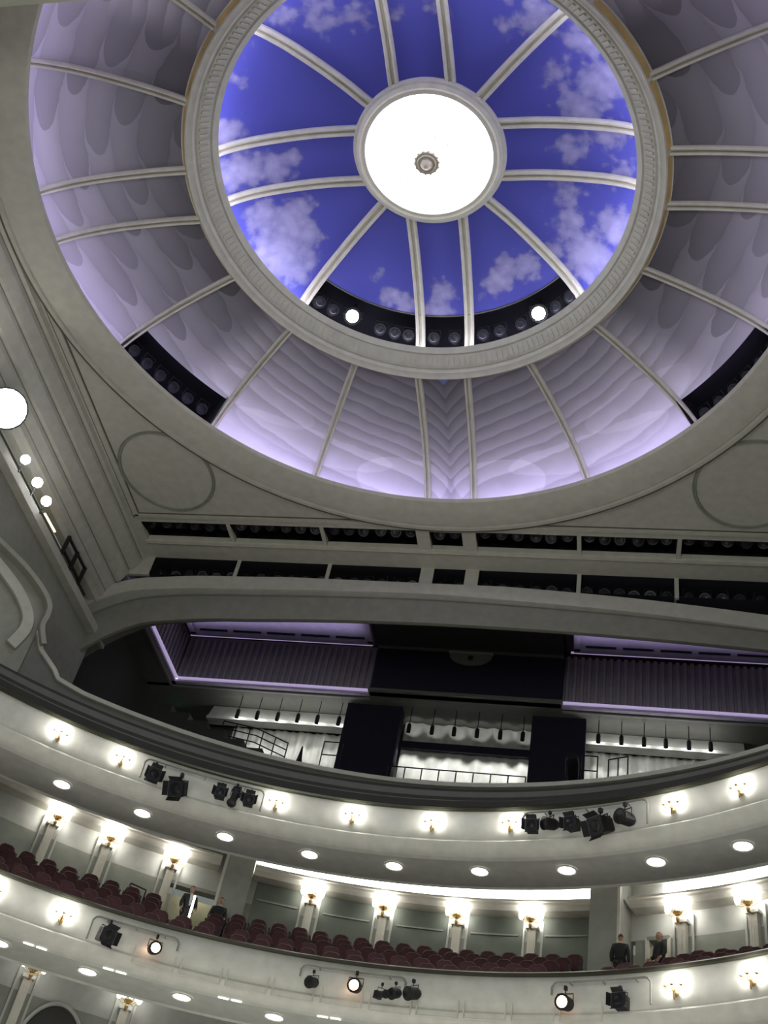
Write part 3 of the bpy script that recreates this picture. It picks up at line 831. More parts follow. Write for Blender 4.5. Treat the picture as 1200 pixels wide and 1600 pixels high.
for x0, x1 in ((-13.1, -4.12), (3.95, 12.9)):
    top = 29.42 if x0 < 0 else 29.62
    xm, wd = (x0 + x1) / 2, x1 - x0
    MB().box((xm, 37.95, 28.3), (wd, 0.12, 2.7)).build('recess_wall', M['slat'], gc)
    MB().box((xm, 34.0, top + .3), (wd, 8.0, 0.1)).build('recess_top', M['dark'], gc)
    ns = int(wd / 0.29)
    for i in range(ns):
        x = x0 + (i + .5) * wd / ns
        MB().tube([(x, 37.86, GZ + .18), (x, 37.86, top + .05)], 0.10, 7).build('slat', M['slat'], gc)
    xs = x0 if x0 < 0 else x1; s_ = -1 if x0 < 0 else 1
    MB().box((xs + .06 * s_, 34.2, 28.3), (0.12, 7.4, 2.7)).build('recess_side', M['slat'], gc)
    for i in range(18):
        y = 31.6 + i * 0.35
        MB().tube([(xs - .02 * s_, y, GZ + .18), (xs - .02 * s_, y, top + .05)], 0.09, 6).build('slat', M['slat'], gc)
    MB().box((xm, 37.72, GZ + .06), (wd, 0.24, 0.12)).build('recess_ledge', M['purplesoft'], gc)
    MB().box((xs - .1 * s_, 34.2, GZ + .06), (0.2, 7.4, 0.12)).build('recess_ledge', M['purplesoft'], gc)
    # hung soffit panel with its air slots
    px0, px1 = x0 + .38, x1 - .12 if x0 < 0 else x1 - .4
    MB().box(((px0 + px1) / 2, 34.4, top), (px1 - px0, 5.62, 0.12)).build('soffit_panel', M['purplesoft'], gc)
    MB().box(((px0 + px1) / 2, 37.08, top - .10), (px1 - px0, 0.26, 0.14)).build('soffit_rim', M['purplesoft'], gc)
    MB().box((px0 + .14 if x0 < 0 else px0 + .14, 34.4, top - .10), (0.26, 5.4, 0.14)).build('soffit_rim', M['purplesoft'], gc)
    if x0 < 0: MB().box((px1 - .14, 34.4, top - .10), (0.26, 5.4, 0.14)).build('soffit_rim', M['purplesoft'], gc)
    nsl = 5
    for i in range(nsl):
        sw = (px1 - px0 - .6) / nsl
        MB().box((px0 + .35 + (i + .5) * sw, 36.86, top - .075), (sw * .82, 0.10, 0.05)).build('air_slot', M['slotdark'], gc)
    nm = 'left' if x0 < 0 else 'right'
    o = MB().box((xm, 37.60, GZ + .15), (wd - .1, 0.16, 0.10)).build('cove_tube', M['purple']); prop(o, 'violet tube light along the ledge of the ' + nm + ' ceiling recess', 'light')
    o = MB().box((xm, 37.42, top - .0), (wd - .5, 0.06, 0.06)).build('cove_tube', M['purple']); prop(o, 'violet tube light above the slotted panel of the ' + nm + ' ceiling recess', 'light')
    o = MB().box((xs - .22 * s_, 34.4, GZ + .15), (0.16, 6.6, 0.10)).build('cove_tube', M['purple']); prop(o, 'violet tube light along the end wall of the ' + nm + ' ceiling recess', 'light')
    vf = light('violet_fill', 'AREA', (xm, 35.6, top - .75), 30, (.74, .66, 1), 1.0, (math.pi, 0, 0))
    vf.data.shape = 'RECTANGLE'; vf.data.size = wd - 1.0; vf.data.size_y = 1.6; vf.data.spread = R_(110)
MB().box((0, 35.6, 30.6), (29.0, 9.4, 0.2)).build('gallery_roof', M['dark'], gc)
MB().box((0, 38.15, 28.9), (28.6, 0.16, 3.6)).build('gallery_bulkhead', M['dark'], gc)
# dark navy centre block with pale crest
MB().box((-0.08, 37.6, 28.2), (8.0, 0.3, 2.4)).build('navy_wall', M['navy'], gc)
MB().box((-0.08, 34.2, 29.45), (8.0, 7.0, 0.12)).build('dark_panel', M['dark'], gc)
MB().box((-0.08, 37.55, GZ + .06), (8.1, 0.5, 0.12)).build('centre_ledge', M['gallery'], gc)
MB().box((-0.08, 37.4, 29.35), (8.0, 0.12, 0.10)).build('panel_bead', M['gallery'], gc)
cr = empty('wall_crest', (0.0, 37.44, 29.22)); prop(cr, 'half-round pale crest on the dark navy block above the curtain', 'crest')
hp = [(0.92 * math.cos(a), -0.58 * math.sin(a) ** 0.8 if math.sin(a) > 0 else 0) for a in np.linspace(0, math.pi, 17)]
MB().prism(hp, 'y', -0.10, 0.0).build('plaque', M['wainscot'], cr)
MB().box((0, -.05, .03), (1.9, 0.16, 0.06)).build('plaque_rim', M['greywall'], cr)
MB().lathe([(0.0, .06), (.10, .05), (.13, 0)], 12, (0, -.1, -.25), Matrix.Rotation(R_(90), 3, 'X')).build('boss', M['dark'], cr)

# white bulkheads and curtains at the back of the gallery
def curtain(name, x0, x1, z0, z1, y, label, fold=0.34, amp=0.10):
    N = int((x1 - x0) / 0.045); vs, fs = [], []
    for i in range(N + 1):
        x = x0 + (x1 - x0) * i / N
        d_ = amp * math.sin(2 * math.pi * x / fold) + 0.05 * math.sin(2 * math.pi * x / (fold * 2.7) + 1)
        for t in (0, .5, 1): vs.append((x, y + d_ * (1 - .25 * t), z0 + (z1 - z0) * t))
    for i in range(N):
        for j in range(2): fs.append((i * 3 + j, i * 3 + 3 + j, i * 3 + 4 + j, i * 3 + 1 + j))
    o = MB().add(vs, fs).build(name, M['curtain'], smooth=True)
    return prop(o, label, 'curtain')


curtain('curtain', -2.75, 2.75, 22.6, 26.95, 39.55, 'wide pale pleated curtain in the middle at the back of the gallery', .62, .06)
curtain('curtain', -10.4, -4.9, 22.2, 26.1, 39.60, 'white pleated curtain behind the railing, left of the dark middle', .36, .06)
curtain('curtain', 4.8, 10.6, 22.2, 26.2, 39.60, 'white pleated curtain behind the railing, right of the dark middle', .36, .06)
for x0, x1, z0, z1 in ((-11.5, -4.95, 26.05, 26.95), (4.85, 11.2, 26.12, 26.95)):
    bh = MB(); bh.prism([(39.3, z1), (38.95, z0 + .14), (38.86, z0 + .14), (38.86, z0), (39.4, z0), (39.5, z1)], 'x', x0, x1)
    bh.build('bulkhead', M['curtain'], gal)
for x0, x1 in ((-5.15, -2.75), (2.75, 4.95)):
    o = MB().box(((x0 + x1) / 2, 38.7, 24.3), (x1 - x0, 0.6, 5.6)).build('black_pier', M['navy'], gal)
# stepped dark seating blocks that hide the foot of the side curtains
for s_ in (-1, 1):
    for i in range(6):
        x0 = -11.9 + i * 0.85 if s_ < 0 else 11.9 - i * 0.85
        MB().box((x0, 36.4, 21.6 + (5 - i) * .17 - .3), (0.85, 2.2, 2.6 + (5 - i) * .34)).build('seating_step', M['dark'], gal)

# ================================================================== THINGS
# ---------------------------------------------------------------- the glowing bowl
lamp = empty('ceiling_lamp', (D[0], D[1], 32.1)); prop(lamp, 'large round glowing glass bowl at the top of the dome', 'lamp')
bowl = MB().lathe([(1.955, 0.0), (1.90, -.06), (1.7, -.16), (1.4, -.27), (1.0, -.37), (.6, -.43), (.3, -.455), (0.0, -.46)], 64).build('glass_bowl', M['bowl'], lamp, True)
smooth_angle(MB().lathe([(.40, -.44), (.36, -.50), (.30, -.50), (.27, -.55), (.24, -.52), (.20, -.53), (.17, -.60), (.09, -.66), (.05, -.72), (.0, -.74)], 24).build('finial', M['rosette'], lamp), 40)
mb = MB()
for k in range(14):
    a = 2 * math.pi * k / 14; mb.lathe([(0, -.03), (.035, 0), (0, .03)], 6, (.385 * math.cos(a), .385 * math.sin(a), -.47))
prop(mb.build('finial_beads', M['rosette'], lamp), kind='stuff')
for k in range(24):
    a = 2 * math.pi * k / 24; rr_ = (1.25, .85)[k % 2]
    MB().lathe([(0, -.02), (.03, 0), (0, .02)], 6, (rr_ * math.cos(a + .13), rr_ * math.sin(a + .13), -.315 if k % 2 == 0 else -.405)).build('stud', M['rosette'], lamp)

# ---------------------------------------------------------------- wall sconces on the balcony fronts
def make_sconce():
    t = empty('wall_sconce')
    smooth_angle(MB().lathe([(0, 0), (.07, 0), (.075, .02), (.04, .04), (0, .045)], 12, (0, 0, -.16), Matrix.Rotation(R_(90), 3, 'X')).build('backplate', M['brass'], t), 40)
    smooth_angle(MB().lathe([(0, -.28), (.012, -.27), (.03, -.20), (.018, -.15), (.035, -.10), (.02, -.06), (.03, 0.0), (0.0, .03)], 10, (0, -.10, -.05)).build('stem', M['brass'], t), 40)
    for k, a in enumerate((-70, 0, 70)):
        s, c_ = math.sin(R_(a)), math.cos(R_(a)); L = .20 if a else .16
        arm = MB().tube([(0, -.10, -.10), (s * L * .5, -.10 - c_ * L * .4, -.15), (s * L, -.10 - c_ * L * .75, -.10), (s * L, -.10 - c_ * L * .75, -.03)], .011, 6).build('arm', M['brass'], t)
        cx, cy = s * L, -.10 - c_ * L * .75
        MB().lathe([(.0, -.05), (.03, -.045), (.045, -.02), (.02, -.01)], 10, (cx, cy, 0)).build('drip_pan', M['brass'], arm)
        MB().lathe([(.0, -.01), (.016, 0), (.018, .05), (.034, .085), (.038, .12), (.026, .16), (.0, .195)], 10, (cx, cy, 0)).build('bulb', M['glow'], arm, True)
    return t


sc0 = make_sconce()
first = True
SCS = [('upper', 0.0, (-39.2, -31.7, -13.5, -4.6, 4.6, 13.5, 31.7, 39.2)), ('middle', -4.56, (-39.2, -31.7, 31.7, 39.2))]
for lvl, dz, azl in SCS:
    for k, a in enumerate(azl):
        if lvl == 'upper': lab = 'brass candle sconce on the upper balcony front, ' + ORD[k] + ' from the left'
        else: lab = ['brass candle sconce on the middle balcony front, cut by the left edge', 'brass candle sconce on the middle balcony front beside the lone unlit spotlight at left',
                     'brass candle sconce on the middle balcony front, right of the square spotlight', 'brass candle sconce on the middle balcony front at the right edge'][k]
        o = sc0 if first else copy_tree(sc0); first = False
        o.location = pol(14.42, a, 16.12 + dz, F); o.rotation_euler = (0, 0, -R_(a))
        prop(o, lab, 'sconce', 'sconces on the balcony fronts')
        light('sconce_light', 'POINT', pol(14.20, a, 16.20 + dz, F), SCONCE_W, (1, .97, .90), .10)

# the tier below the picture has sconces too; they light the underside of the middle balcony
for a in (-40, -28, -16, -5, 5, 16, 28, 40): light('lower_sconce_light', 'POINT', pol(14.0, a, 7.1, F), 45, (1, .97, .90), .12)
# ---------------------------------------------------------------- pilasters with lamp brackets on the rear walls
def make_pilaster():
    t = MB().box((0, -.10, 1.35), (.26, .20, 2.7)).build('pilaster', M['cream'])
    for s_ in (-.07, 0, .07): MB().box((s_, -.205, 1.30), (.035, .02, 2.3)).build('fluting', M['cream'], t)
    MB().box((0, -.12, 2.74), (.40, .26, .10)).build('capital', M['cream'], t)
    MB().box((0, -.12, .12), (.38, .26, .24)).build('plinth', M['cream'], t)
    for s_ in (-1, 1):
        MB().box((s_ * .30, -.03, 1.5), (.07, .06, 3.0)).build('side_strip', M['greywall'], t)
    return t


def make_lamp():
    t = empty('bracket_lamp')
    smooth_angle(MB().lathe([(0, -.30), (.03, -.28), (.06, -.18), (.04, -.12), (.10, -.04), (.15, 0), (.12, .02), (0, .02)], 14, (0, -.24, 0)).build('crown', M['brass'], t), 40)
    MB().tube([(0, 0, -.22), (0, -.12, -.24), (0, -.24, -.22)], .03, 8).build('bracket', M['brass'], t)
    for k, (x, y) in enumerate(((-.31, -.26), (-.17, -.46), (.04, -.54), (.23, -.42), (.33, -.22))):
        arm = MB().tube([(0, -.24, -.06), (x * .6, -.24 + (y + .24) * .6, -.10), (x, y, -.02)], .014, 6).build('arm', M['brass'], t)
        MB().lathe([(.03, -.02), (.065, .02), (.085, .10), (.08, .18), (.105, .26)], 12, (x, y, 0)).build('tulip_shade', M['shade'], arm, True)
    return t


pil0, lmp0 = make_pilaster(), make_lamp(); first = True
PIL = [('mid', 0, (-40.6, -34.5, -27.3, -11.9, -4.0, 4.0, 11.9, 27.3, 34.5)), ('low', -4.56, (-37.2, -27.4))]
for lvl, dz, azl in PIL:
    for k, a in enumerate(azl):
        where = ('behind the red seats, ' + ORD[k] + ' from the left') if lvl == 'mid' else ('on the lowest wall ' + ('in the bottom corner' if k == 0 else 'right of the dark arch'))
        wall_ = w_mz if lvl == 'mid' else w_lo
        if first: p = pil0; p.parent = wall_
        else: p = copy_tree(pil0, wall_)
        p.location = pol(WR - .05, a, 13.55 + dz, W); p.rotation_euler = (0, 0, -R_(a))
        l = lmp0 if first else copy_tree(lmp0); first = False
        l.location = pol(WR - .26, a, 16.44 + dz, W); l.rotation_euler = (0, 0, -R_(a))
        prop(l, 'glowing five-shade bracket lamp ' + where, 'lamp', 'bracket lamps on the pilasters')
        light('bracket_light', 'POINT', pol(WR - .62, a, 16.72 + dz, W), LAMP_W, (1, .97, .90), .16)

# ---------------------------------------------------------------- downlights in the soffits
def make_down():
    t = empty('downlight')
    MB().lathe([(.23, 0), (.29, 0), (.30, -.02), (.27, -.035), (.23, -.02)], 24, cap=False).build('trim_ring', M['cream'], t)
    MB().lathe([(0, -.02), (.235, -.015), (.235, .02)], 24).build('lens', M['down'], t)
    return t


dn0 = make_down(); first = True
for lvl, dz, azl in (('upper', 0, (-36.3, -27.4, -18.3, -9.1, 0, 9.1, 18.2, 27.4, 36.2)), ('middle', -4.56, (-36.0, -27.3, -18.0, -8.9, 0.2))):
    for k, a in enumerate(azl):
        o = dn0 if first else copy_tree(dn0); first = False
        o.location = pol(15.68, a, 15.375 + dz, F); o.rotation_euler = (0, 0, -R_(a))
        prop(o, 'round lit downlight under the ' + lvl + ' balcony, ' + ORD[k] + ' from the left', 'downlight', 'downlights under the balconies')
        light('downlight_beam', 'SPOT', pol(15.68, a, 15.30 + dz, F), DOWN_W, (1, .98, .92), .15, (0, 0, 0), 110)
for k, a in enumerate((-33.0, -24.9, -13.2, -3.2, 8.0)):
    o = empty('slit_light', pol(14.93, a, 10.775, F), -R_(a)); prop(o, 'pair of thin lit slits under the middle balcony edge, ' + ORD[k] + ' from the left', 'light', 'slit lights under the middle balcony')
    for s_ in (-.17, .17):
        MB().box((s_, 0, 0), (.26, .035, .02)).build('lit_slit', M['shade'], o)

# ---------------------------------------------------------------- spotlights
def spot_model(kind, lens='glass', lod=0):
    """stage lamp hanging from a clamp; it looks along local -Y"""
    t = empty('stage_spotlight')
    RX = Matrix.Rotation(R_(90), 3, 'X')
    MB().box((0, 0, .36), (.07, .09, .10)).build('clamp', M['black'], t)
    MB().tube([(0, 0, .36), (0, 0, .24)], .016, 6).build('hanger', M['black'], t)
    yk = MB(); wd = .21 if kind != 'long' else .15
    yk.tube([(-wd, 0, 0), (-wd, 0, .22), (wd, 0, .22), (wd, 0, 0)], .015, 6); yk.build('yoke', M['black'], t)
    if kind == 'box':
        b = MB(); b.box((0, .05, 0), (.34, .34, .34)); b.box((0, .26, 0), (.26, .10, .26)); body = b.build('housing', M['black'], t)
        MB().box((0, -.14, 0), (.38, .04, .38)).build('lens_frame', M['can'], body)
    elif kind == 'round':
        body = MB().lathe([(0, .30), (.12, .28), (.17, .18), (.18, -.12), (.20, -.16), (.20, -.20), (.17, -.20)], 16, (0, 0, 0), Matrix.Rotation(R_(-90), 3, 'X')).build('housing', M['black'], t)
        body.rotation_euler = (0, 0, 0)
    else:
        body = MB().lathe([(0, -.40), (.10, -.38), (.15, -.25), (.13, -.10), (.11, .15), (.12, .36), (.15, .37), (.15, .42), (.12, .42)], 14, (0, 0, 0), Matrix.Rotation(R_(90), 3, 'X')).build('barrel', M['black'], t)
        MB().box((0, .24, .0), (.26, .22, .26)).build('lamp_house', M['black'], body)
    ly = {'box': -.165, 'round': -.185, 'long': -.40}[kind]; lr = {'box': .13, 'round': .165, 'long': .115}[kind]
    MB().lathe([(lr, 0), (lr * .8, .02), (0, .035)], 14, (0, ly, 0), RX).build('lens', M[lens], body)
    if kind == 'box' and lod == 0:
        for (cx, cz, rx, rz) in ((0, .20, 0, 1), (0, -.20, 0, -1), (.20, 0, 1, 0), (-.20, 0, -1, 0)):
            rot = Matrix.Rotation(R_(-35 * rz), 3, 'X') @ Matrix.Rotation(R_(35 * -rx), 3, 'Z') if rz else Matrix.Rotation(R_(35 * rx), 3, 'Z')
            sz_ = (.34, .15, .012) if rz else (.012, .15, .34)
            MB().box((cx * 1.2, -.22, cz * 1.2), sz_, rot).build('barn_door', M['black'], body)
    return t


protos = {}
def hang_spot(kind, loc, aim_az, tilt, label, lens='glass', scale=1.0, group=None, name=None):
    key = (kind, lens)
    if key not in protos: protos[key] = spot_model(kind, lens); o = protos[key]
    else: o = copy_tree(protos[key])
    o.location = loc; o.rotation_euler = (0, 0, -R_(aim_az)); o.scale = (scale,) * 3
    for ch in o.children:
        if ch.name.split('.')[0] in ('housing', 'barrel'): ch.rotation_euler = (R_(tilt), 0, 0)
    prop(o, label, 'spotlight', group)
    return o


def pipe(name, a0, a1, z, drop0, drop1, label):
    pts = [pol(14.22, a0, z - drop0, F), pol(14.22, a0, z - .12, F), pol(14.22, a0 + (.25 if a1 > a0 else -.25), z - .03, F)]
    pts += [pol(14.22, a, z, F) for a in np.linspace(a0 + .6 * np.sign(a1 - a0), a1 - .6 * np.sign(a1 - a0), 12)]
    pts += [pol(14.22, a1 - .25 * np.sign(a1 - a0), z - .03, F), pol(14.22, a1, z - .12, F), pol(14.22, a1, z - drop1, F)]
    t = empty(name, (0, 0, 0)); prop(t, label, 'pipe')
    MB().tube(pts, .028, 8).build('bent_tube', M['wainscot'], t)
    for k in range(3):
        a = a0 + (a1 - a0) * (k + .5) / 3
        MB().tube([pol(14.22, a, z, F), pol(14.46, a, z, F)], .02, 6).build('bracket', M['wainscot'], t)
    return t


pipe('lighting_pipe', -29.2, -15.0, 16.30, .62, .62, 'bent grey pipe carrying black spotlights on the upper front, left of centre')
pipe('lighting_pipe', 15.1, 29.2, 16.33, .45, .70, 'bent grey pipe carrying black spotlights on the upper front, right of centre')
pipe('lighting_pipe', -28.7, -19.5, 11.72, .62, .30, 'bent pipe on the middle front by the lone unlit spotlight')
pipe('lighting_pipe', 19.6, 29.6, 11.76, .30, .62, 'bent pipe on the middle front over the square spotlight')
pipe('lighting_pipe', -6.5, 4.5, 11.74, .30, .30, 'pipe with small spotlights at the middle of the lower front')

UPS = [('box', -27.9, 15.78, -8, 12, 'black spotlight with barn doors, first on the pipe left of centre', .95),
       ('box', -24.7, 15.62, 25, 30, 'large black spotlight with open barn doors, second on the pipe left of centre', 1.15),
       ('box', -19.9, 15.83, 5, 5, 'black square spotlight, third on the pipe left of centre', .78),
       ('long', -18.2, 15.86, 10, 60, 'long black spotlight tipped upright on the pipe left of centre', .92),
       ('box', -16.5, 15.83, 0, 5, 'black square spotlight at the end of the pipe left of centre', .80),
       ('box', 16.45, 15.82, -8, 8, 'black square spotlight, first on the pipe right of centre', .85),
       ('round', 18.4, 15.86, 35, 15, 'round black spotlight turned aside on the pipe right of centre', .9),
       ('box', 21.0, 15.80, 6, 8, 'black square spotlight in the middle of the pipe right of centre', .88),
       ('box', 24.2, 15.66, 20, 25, 'large black spotlight hanging lowest on the pipe right of centre', 1.2),
       ('round', 27.0, 15.78, 15, 10, 'black round spotlight at the far end of the pipe right of centre', 1.05)]
for kind, a, z, az_, tl, lab, sc_ in UPS:
    hang_spot(kind, pol(14.05, a, z, F), a + az_, tl, lab, 'darkglass', sc_, 'spotlights on the upper balcony front')
MZS = [('box', -26.9, 11.26, -25, 12, 'unlit black spotlight, alone beside the bent pipe of the middle front', 'darkglass', .95),
       ('round', -21.8, 11.28, -12, 10, 'spotlight glowing white and red on the middle front below the man', 'warm', .85),
       ('round', -5.0, 11.27, 20, 20, 'small dark spotlight beside the glowing one at the middle', 'darkglass', .75),
       ('round', -0.5, 11.33, 0, 12, 'spotlight glowing warm orange at the middle of the lower front', 'warm', .9),
       ('long', 2.3, 11.20, -40, 10, 'low black spotlight lying right of the orange one', 'darkglass', .7),
       ('round', 3.7, 11.26, 25, 25, 'small round dark spotlight, last but one on the middle pipe', 'darkglass', .7),
       ('round', 5.5, 11.30, 30, 20, 'dark spotlight at the end of the middle pipe', 'darkglass', .85),
       ('round', 21.3, 11.20, 0, 12, 'spotlight glowing peach on the lower front, right of centre', 'warm', .95),
       ('box', 26.9, 11.18, 0, 0, 'flat square black spotlight on the lower front under the standing pair', 'darkglass', .85)]
for kind, a, z, az_, tl, lab, ln, sc_ in MZS:
    hang_spot(kind, pol(14.05, a, z, F), a + az_, tl, lab, ln, sc_, 'spotlights on the middle balcony front')
    if ln == 'warm': light('warm_beam', 'POINT', pol(14.28, a - .5, z + .02, F), 2.2, (1, .50, .28), .05)

# spotlights inside the ceiling slots and the dome slots: housing and lens
def can_model():
    t = empty('slot_spotlight')
    b = MB().lathe([(0, .34), (.13, .32), (.18, .20), (.19, -.10), (.21, -.16), (.18, -.16)], 12, (0, 0, 0), Matrix.Rotation(R_(-90), 3, 'X')).build('housing', M['can'], t)
    MB().lathe([(.175, 0), (.12, .04), (0, .06)], 12, (0, -.14, 0), Matrix.Rotation(R_(90), 3, 'X')).build('lens', M['glass'], t)
    MB().tube([(-.2, 0, 0), (-.2, 0, .3), (.2, 0, .3), (.2, 0, 0)], .014, 5).build('yoke', M['can'], t)
    return t


can0 = can_model(); first = True
BN = ['first bay from the left', 'second bay from the left', 'bay left of the short middle one', 'short middle bay', 'bay right of the short middle one', 'second bay from the right', 'last bay at the right']
for row in (0, 1):
    for k, (x0, x1) in enumerate(BAYS):
        nn = 6 if x1 - x0 > 2 else 2
        for i in range(nn):
            x = x0 + (i + .5 + random.uniform(-.09, .09)) * (x1 - x0) / nn
            o = can0 if first else copy_tree(can0); first = False
            if row == 0: o.location = (x, 28.95 + random.uniform(-.06, .06), 28.42); o.rotation_euler = (R_(48 + random.uniform(-12, 12)), 0, R_(random.uniform(-25, 25)))
            else: o.location = (x, 31.0, 27.48 + random.uniform(-.03, .05)); o.rotation_euler = (R_(22 + random.uniform(-12, 12)), 0, R_(random.uniform(-30, 30)))
            g = ('dark spotlight, ' + ('flat ceiling slot, ' if row == 0 else 'upright slot, ') + BN[k])
            prop(o, g + ', ' + ordinal(i + 1) + ' from left', 'spotlight', 'spotlights: ' + g); o.scale = (1.0,) * 3
for a in (-41, -36.2, -20.5, -15.8, -11.5, -3.5, 3.0, 12.0, 17.5, 24.5, 36.6, 42.0):
    o = copy_tree(can0); o.location = pol(6.45, a, 31.42, D); o.rotation_euler = (R_(40), 0, -R_(a))
    nk = nk + 1 if a > -40 else 1; prop(o, 'dark spotlight in the black slot of the upper dome, ' + ordinal(nk) + ' from left', 'spotlight', 'unlit spotlights in the upper dome slot')
for s_ in (-1, 1):
    for k in range(6):
        a = s_ * (47.8 + k * 3.1)
        o = copy_tree(can0); o.location = pol(11.75, a, 29.35, D); o.rotation_euler = (R_(45), 0, -R_(a))
        prop(o, 'dark spotlight in the black slot low on the dome, ' + ('left' if s_ < 0 else 'right') + ' side, ' + ordinal(k + 1) + ' from the middle', 'spotlight', 'unlit spotlights in the low dome slot, ' + ('left' if s_ < 0 else 'right'))
for a, lab in ((-30.0, 'left'), (30.8, 'right')):
    o = spot_model('round', 'blue_spot'); o.location = pol(6.28, a, 31.40, D)
    v = Vector((6, 0, 1.6)) - Vector(o.location)
    o.rotation_euler = (0, 0, math.atan2(v.y, v.x) + math.pi / 2); o.scale = (1.55,) * 3
    for ch in o.children:
        if ch.name.startswith('housing'): ch.rotation_euler = (math.atan2(-v.z, math.hypot(v.x, v.y)), 0, 0)
    prop(o, 'bright blue-white spotlight in the dome slot, the ' + lab + ' one of two', 'spotlight')

# ---------------------------------------------------------------- floodlights on the ledge of the left wall
def flood(y, z, s, label, power):
    t = empty('floodlight', (-13.12, y, z)); prop(t, label, 'floodlight')
    d_ = Vector((6, 0, 1.6)) - Vector(t.location); t.rotation_euler = (0, 0, math.atan2(d_.y, d_.x) + math.pi / 2); t.scale = (s,) * 3
    tilt = math.atan2(-d_.z, math.hypot(d_.x, d_.y))
    b = MB().lathe([(0, .30), (.10, .28), (.14, .12), (.16, -.06), (.18, -.10), (.16, -.10)], 16, (0, 0, 0), Matrix.Rotation(R_(-90), 3, 'X')).build('housing', M['can'], t)
    MB().lathe([(.165, 0), (.1, .02), (0, .03)], 18, (0, -.10, 0), Matrix.Rotation(R_(90), 3, 'X')).build('lens', M['flood'], b)
    b.rotation_euler = (tilt, 0, 0)
    MB().tube([(0, 0, 0), (0, .05, -.55 / s)], .03, 6).build('stand', M['can'], t)
    if power:
        light('flood_light', 'POINT', (-12.9, y - .25, z + .1), power, (1, 1, .97), .3)
    return t


flood(20.35, 25.2, 3.8, 'very bright floodlight on the left wall ledge, drawn large for its glare', 2600)  # housing and lens oversized so the disc takes in the lamp's glare
flood(22.33, 24.94, .95, 'small bright floodlight on the ledge, next to the large one', 8)
flood(23.40, 24.96, 1.05, 'small bright floodlight on the ledge, middle of the small three', 8)
flood(24.27, 24.94, 1.05, 'small bright floodlight on the ledge, farthest from the large one', 8)
o = MB().tube([(-13.15, 24.55, 24.62), (-13.15, 25.5, 24.66)], .035, 8).build('tube_light', M['tube']); prop(o, 'thin warm yellow tube light lying on the wall ledge', 'light')
for y0, y1 in ((26.6, 28.3),):
    t = empty('equipment_rack', (-13.3, (y0 + y1) / 2, 24.45)); prop(t, 'dark equipment frame on the ledge below the small floodlights', 'rack')
    for y in (y0, (y0 + y1) / 2, y1): MB().box((0, y - (y0 + y1) / 2, .5), (.12, .10, 1.0)).build('upright', M['black'], t)
    for z in (.35, .95): MB().box((0, 0, z), (.08, y1 - y0, .08)).build('crossbar', M['black'], t)

# ---------------------------------------------------------------- gallery cans, rails, sign
def can2():
    t = empty('hanging_spot')
    MB().lathe([(0, .20), (.075, .19), (.09, .10), (.09, -.20), (.075, -.20), (.07, -.12), (0, -.12)], 12).build('cylinder_shade', M['black'], t)
    MB().tube([(0, 0, .19), (0, 0, 1.02)], .018, 6).build('stem', M['black'], t)
    return t


c0 = can2(); first = True
SEC = [('left', (-9.93, -9.03, -8.11, -7.21, -6.34, -5.39), 26.08), ('middle', (-2.33, -1.35, -.42, .54, 1.5, 2.42), 25.98), ('right', (5.46, 6.37, 7.26, 8.11, 9.0, 9.83), 26.14)]
for nm, xsl, z in SEC:
    for k, x in enumerate(xsl):
        o = c0 if first else copy_tree(c0); first = False
        o.location = (x, 38.42, z); prop(o, 'small black hanging spot before the ' + nm + ' curtain of the gallery, ' + ORD[k] + ' from left', 'spotlight', 'hanging spots before the ' + nm + ' curtain')
        light('gallery_beam', 'SPOT', (x, 38.25 if nm == 'middle' else 38.40, z - .26), 150 if nm == 'middle' else 70, (1, 1, .97), .05, (R_(44), 0, 0), 66)
        if nm != 'middle': light('gallery_glow', 'POINT', (x, 38.64, z + .02), 11, (1, 1, .97), .1)
        else: light('gallery_glow', 'SPOT', (x, 38.62, z + .1), 16, (1, 1, .97), .05, (R_(180 - 52), 0, 0), 60)
o = MB().box((0, 39.25, 25.66), (5.5, .12, .34)).build('curtain_shadow_band', M['navy']); prop(o, 'dark shadow band across the middle curtain of the gallery', 'shadow band')  # dark strip standing in for a band of shadow on the curtain


def railing(pts, h, label, posts, nr=3):
    t = empty('railing', (0, 0, 0)); prop(t, label, 'railing')
    pts = [Vector(p) for p in pts]
    for k in range(nr):
        MB().tube([p + Vector((0, 0, h * (1 - k * .3))) for p in pts], .028, 6).build('rail', M['black'], t)
    for f in np.linspace(0, 1, posts):
        L = (len(pts) - 1) * f; i = min(int(L), len(pts) - 2); p = pts[i].lerp(pts[i + 1], L - i)
        MB().tube([p, p + Vector((0, 0, h))], .026, 6).build('post', M['black'], t)
    return t


railing([(-2.75, 37.8, 22.0), (2.75, 37.8, 22.0)], 1.75, 'thin black three-bar railing across the foot of the middle curtain', 9)
railing([(-9.4, 36, 23.1), (-7.9, 36, 22.85), (-6.5, 36, 22.3)], 1.05, 'sloping black railing before the left white curtain', 6)
railing([(-5.05, 36, 21.6), (-4.25, 36, 21.6)], 1.95, 'tall square black railing beside the dark pier, left of the middle', 2)
railing([(4.9, 36, 21.7), (5.5, 36, 21.7)], 2.1, 'tall black railing beside the dark pier, right of the middle', 2)
railing([(5.9, 36, 21.7), (6.6, 36, 21.9)], 2.0, 'black hooped railing before the right white curtain', 3, 1)
railing([(7.0, 36, 22.3), (10.4, 36, 23.3)], .55, 'low sloping black railing before the right white curtain', 7, 2)
fs_ = empty('tripod_spotlight', (4.6, 35.6, 21.0)); prop(fs_, 'black follow-spot shape on a stand at the edge of the dark pier', 'spotlight')
for a in (0, 120, 240): MB().tube([(0, 0, 1.4), (.45 * math.cos(R_(a)), .45 * math.sin(R_(a)), 0)], .04, 6).build('leg', M['black'], fs_)
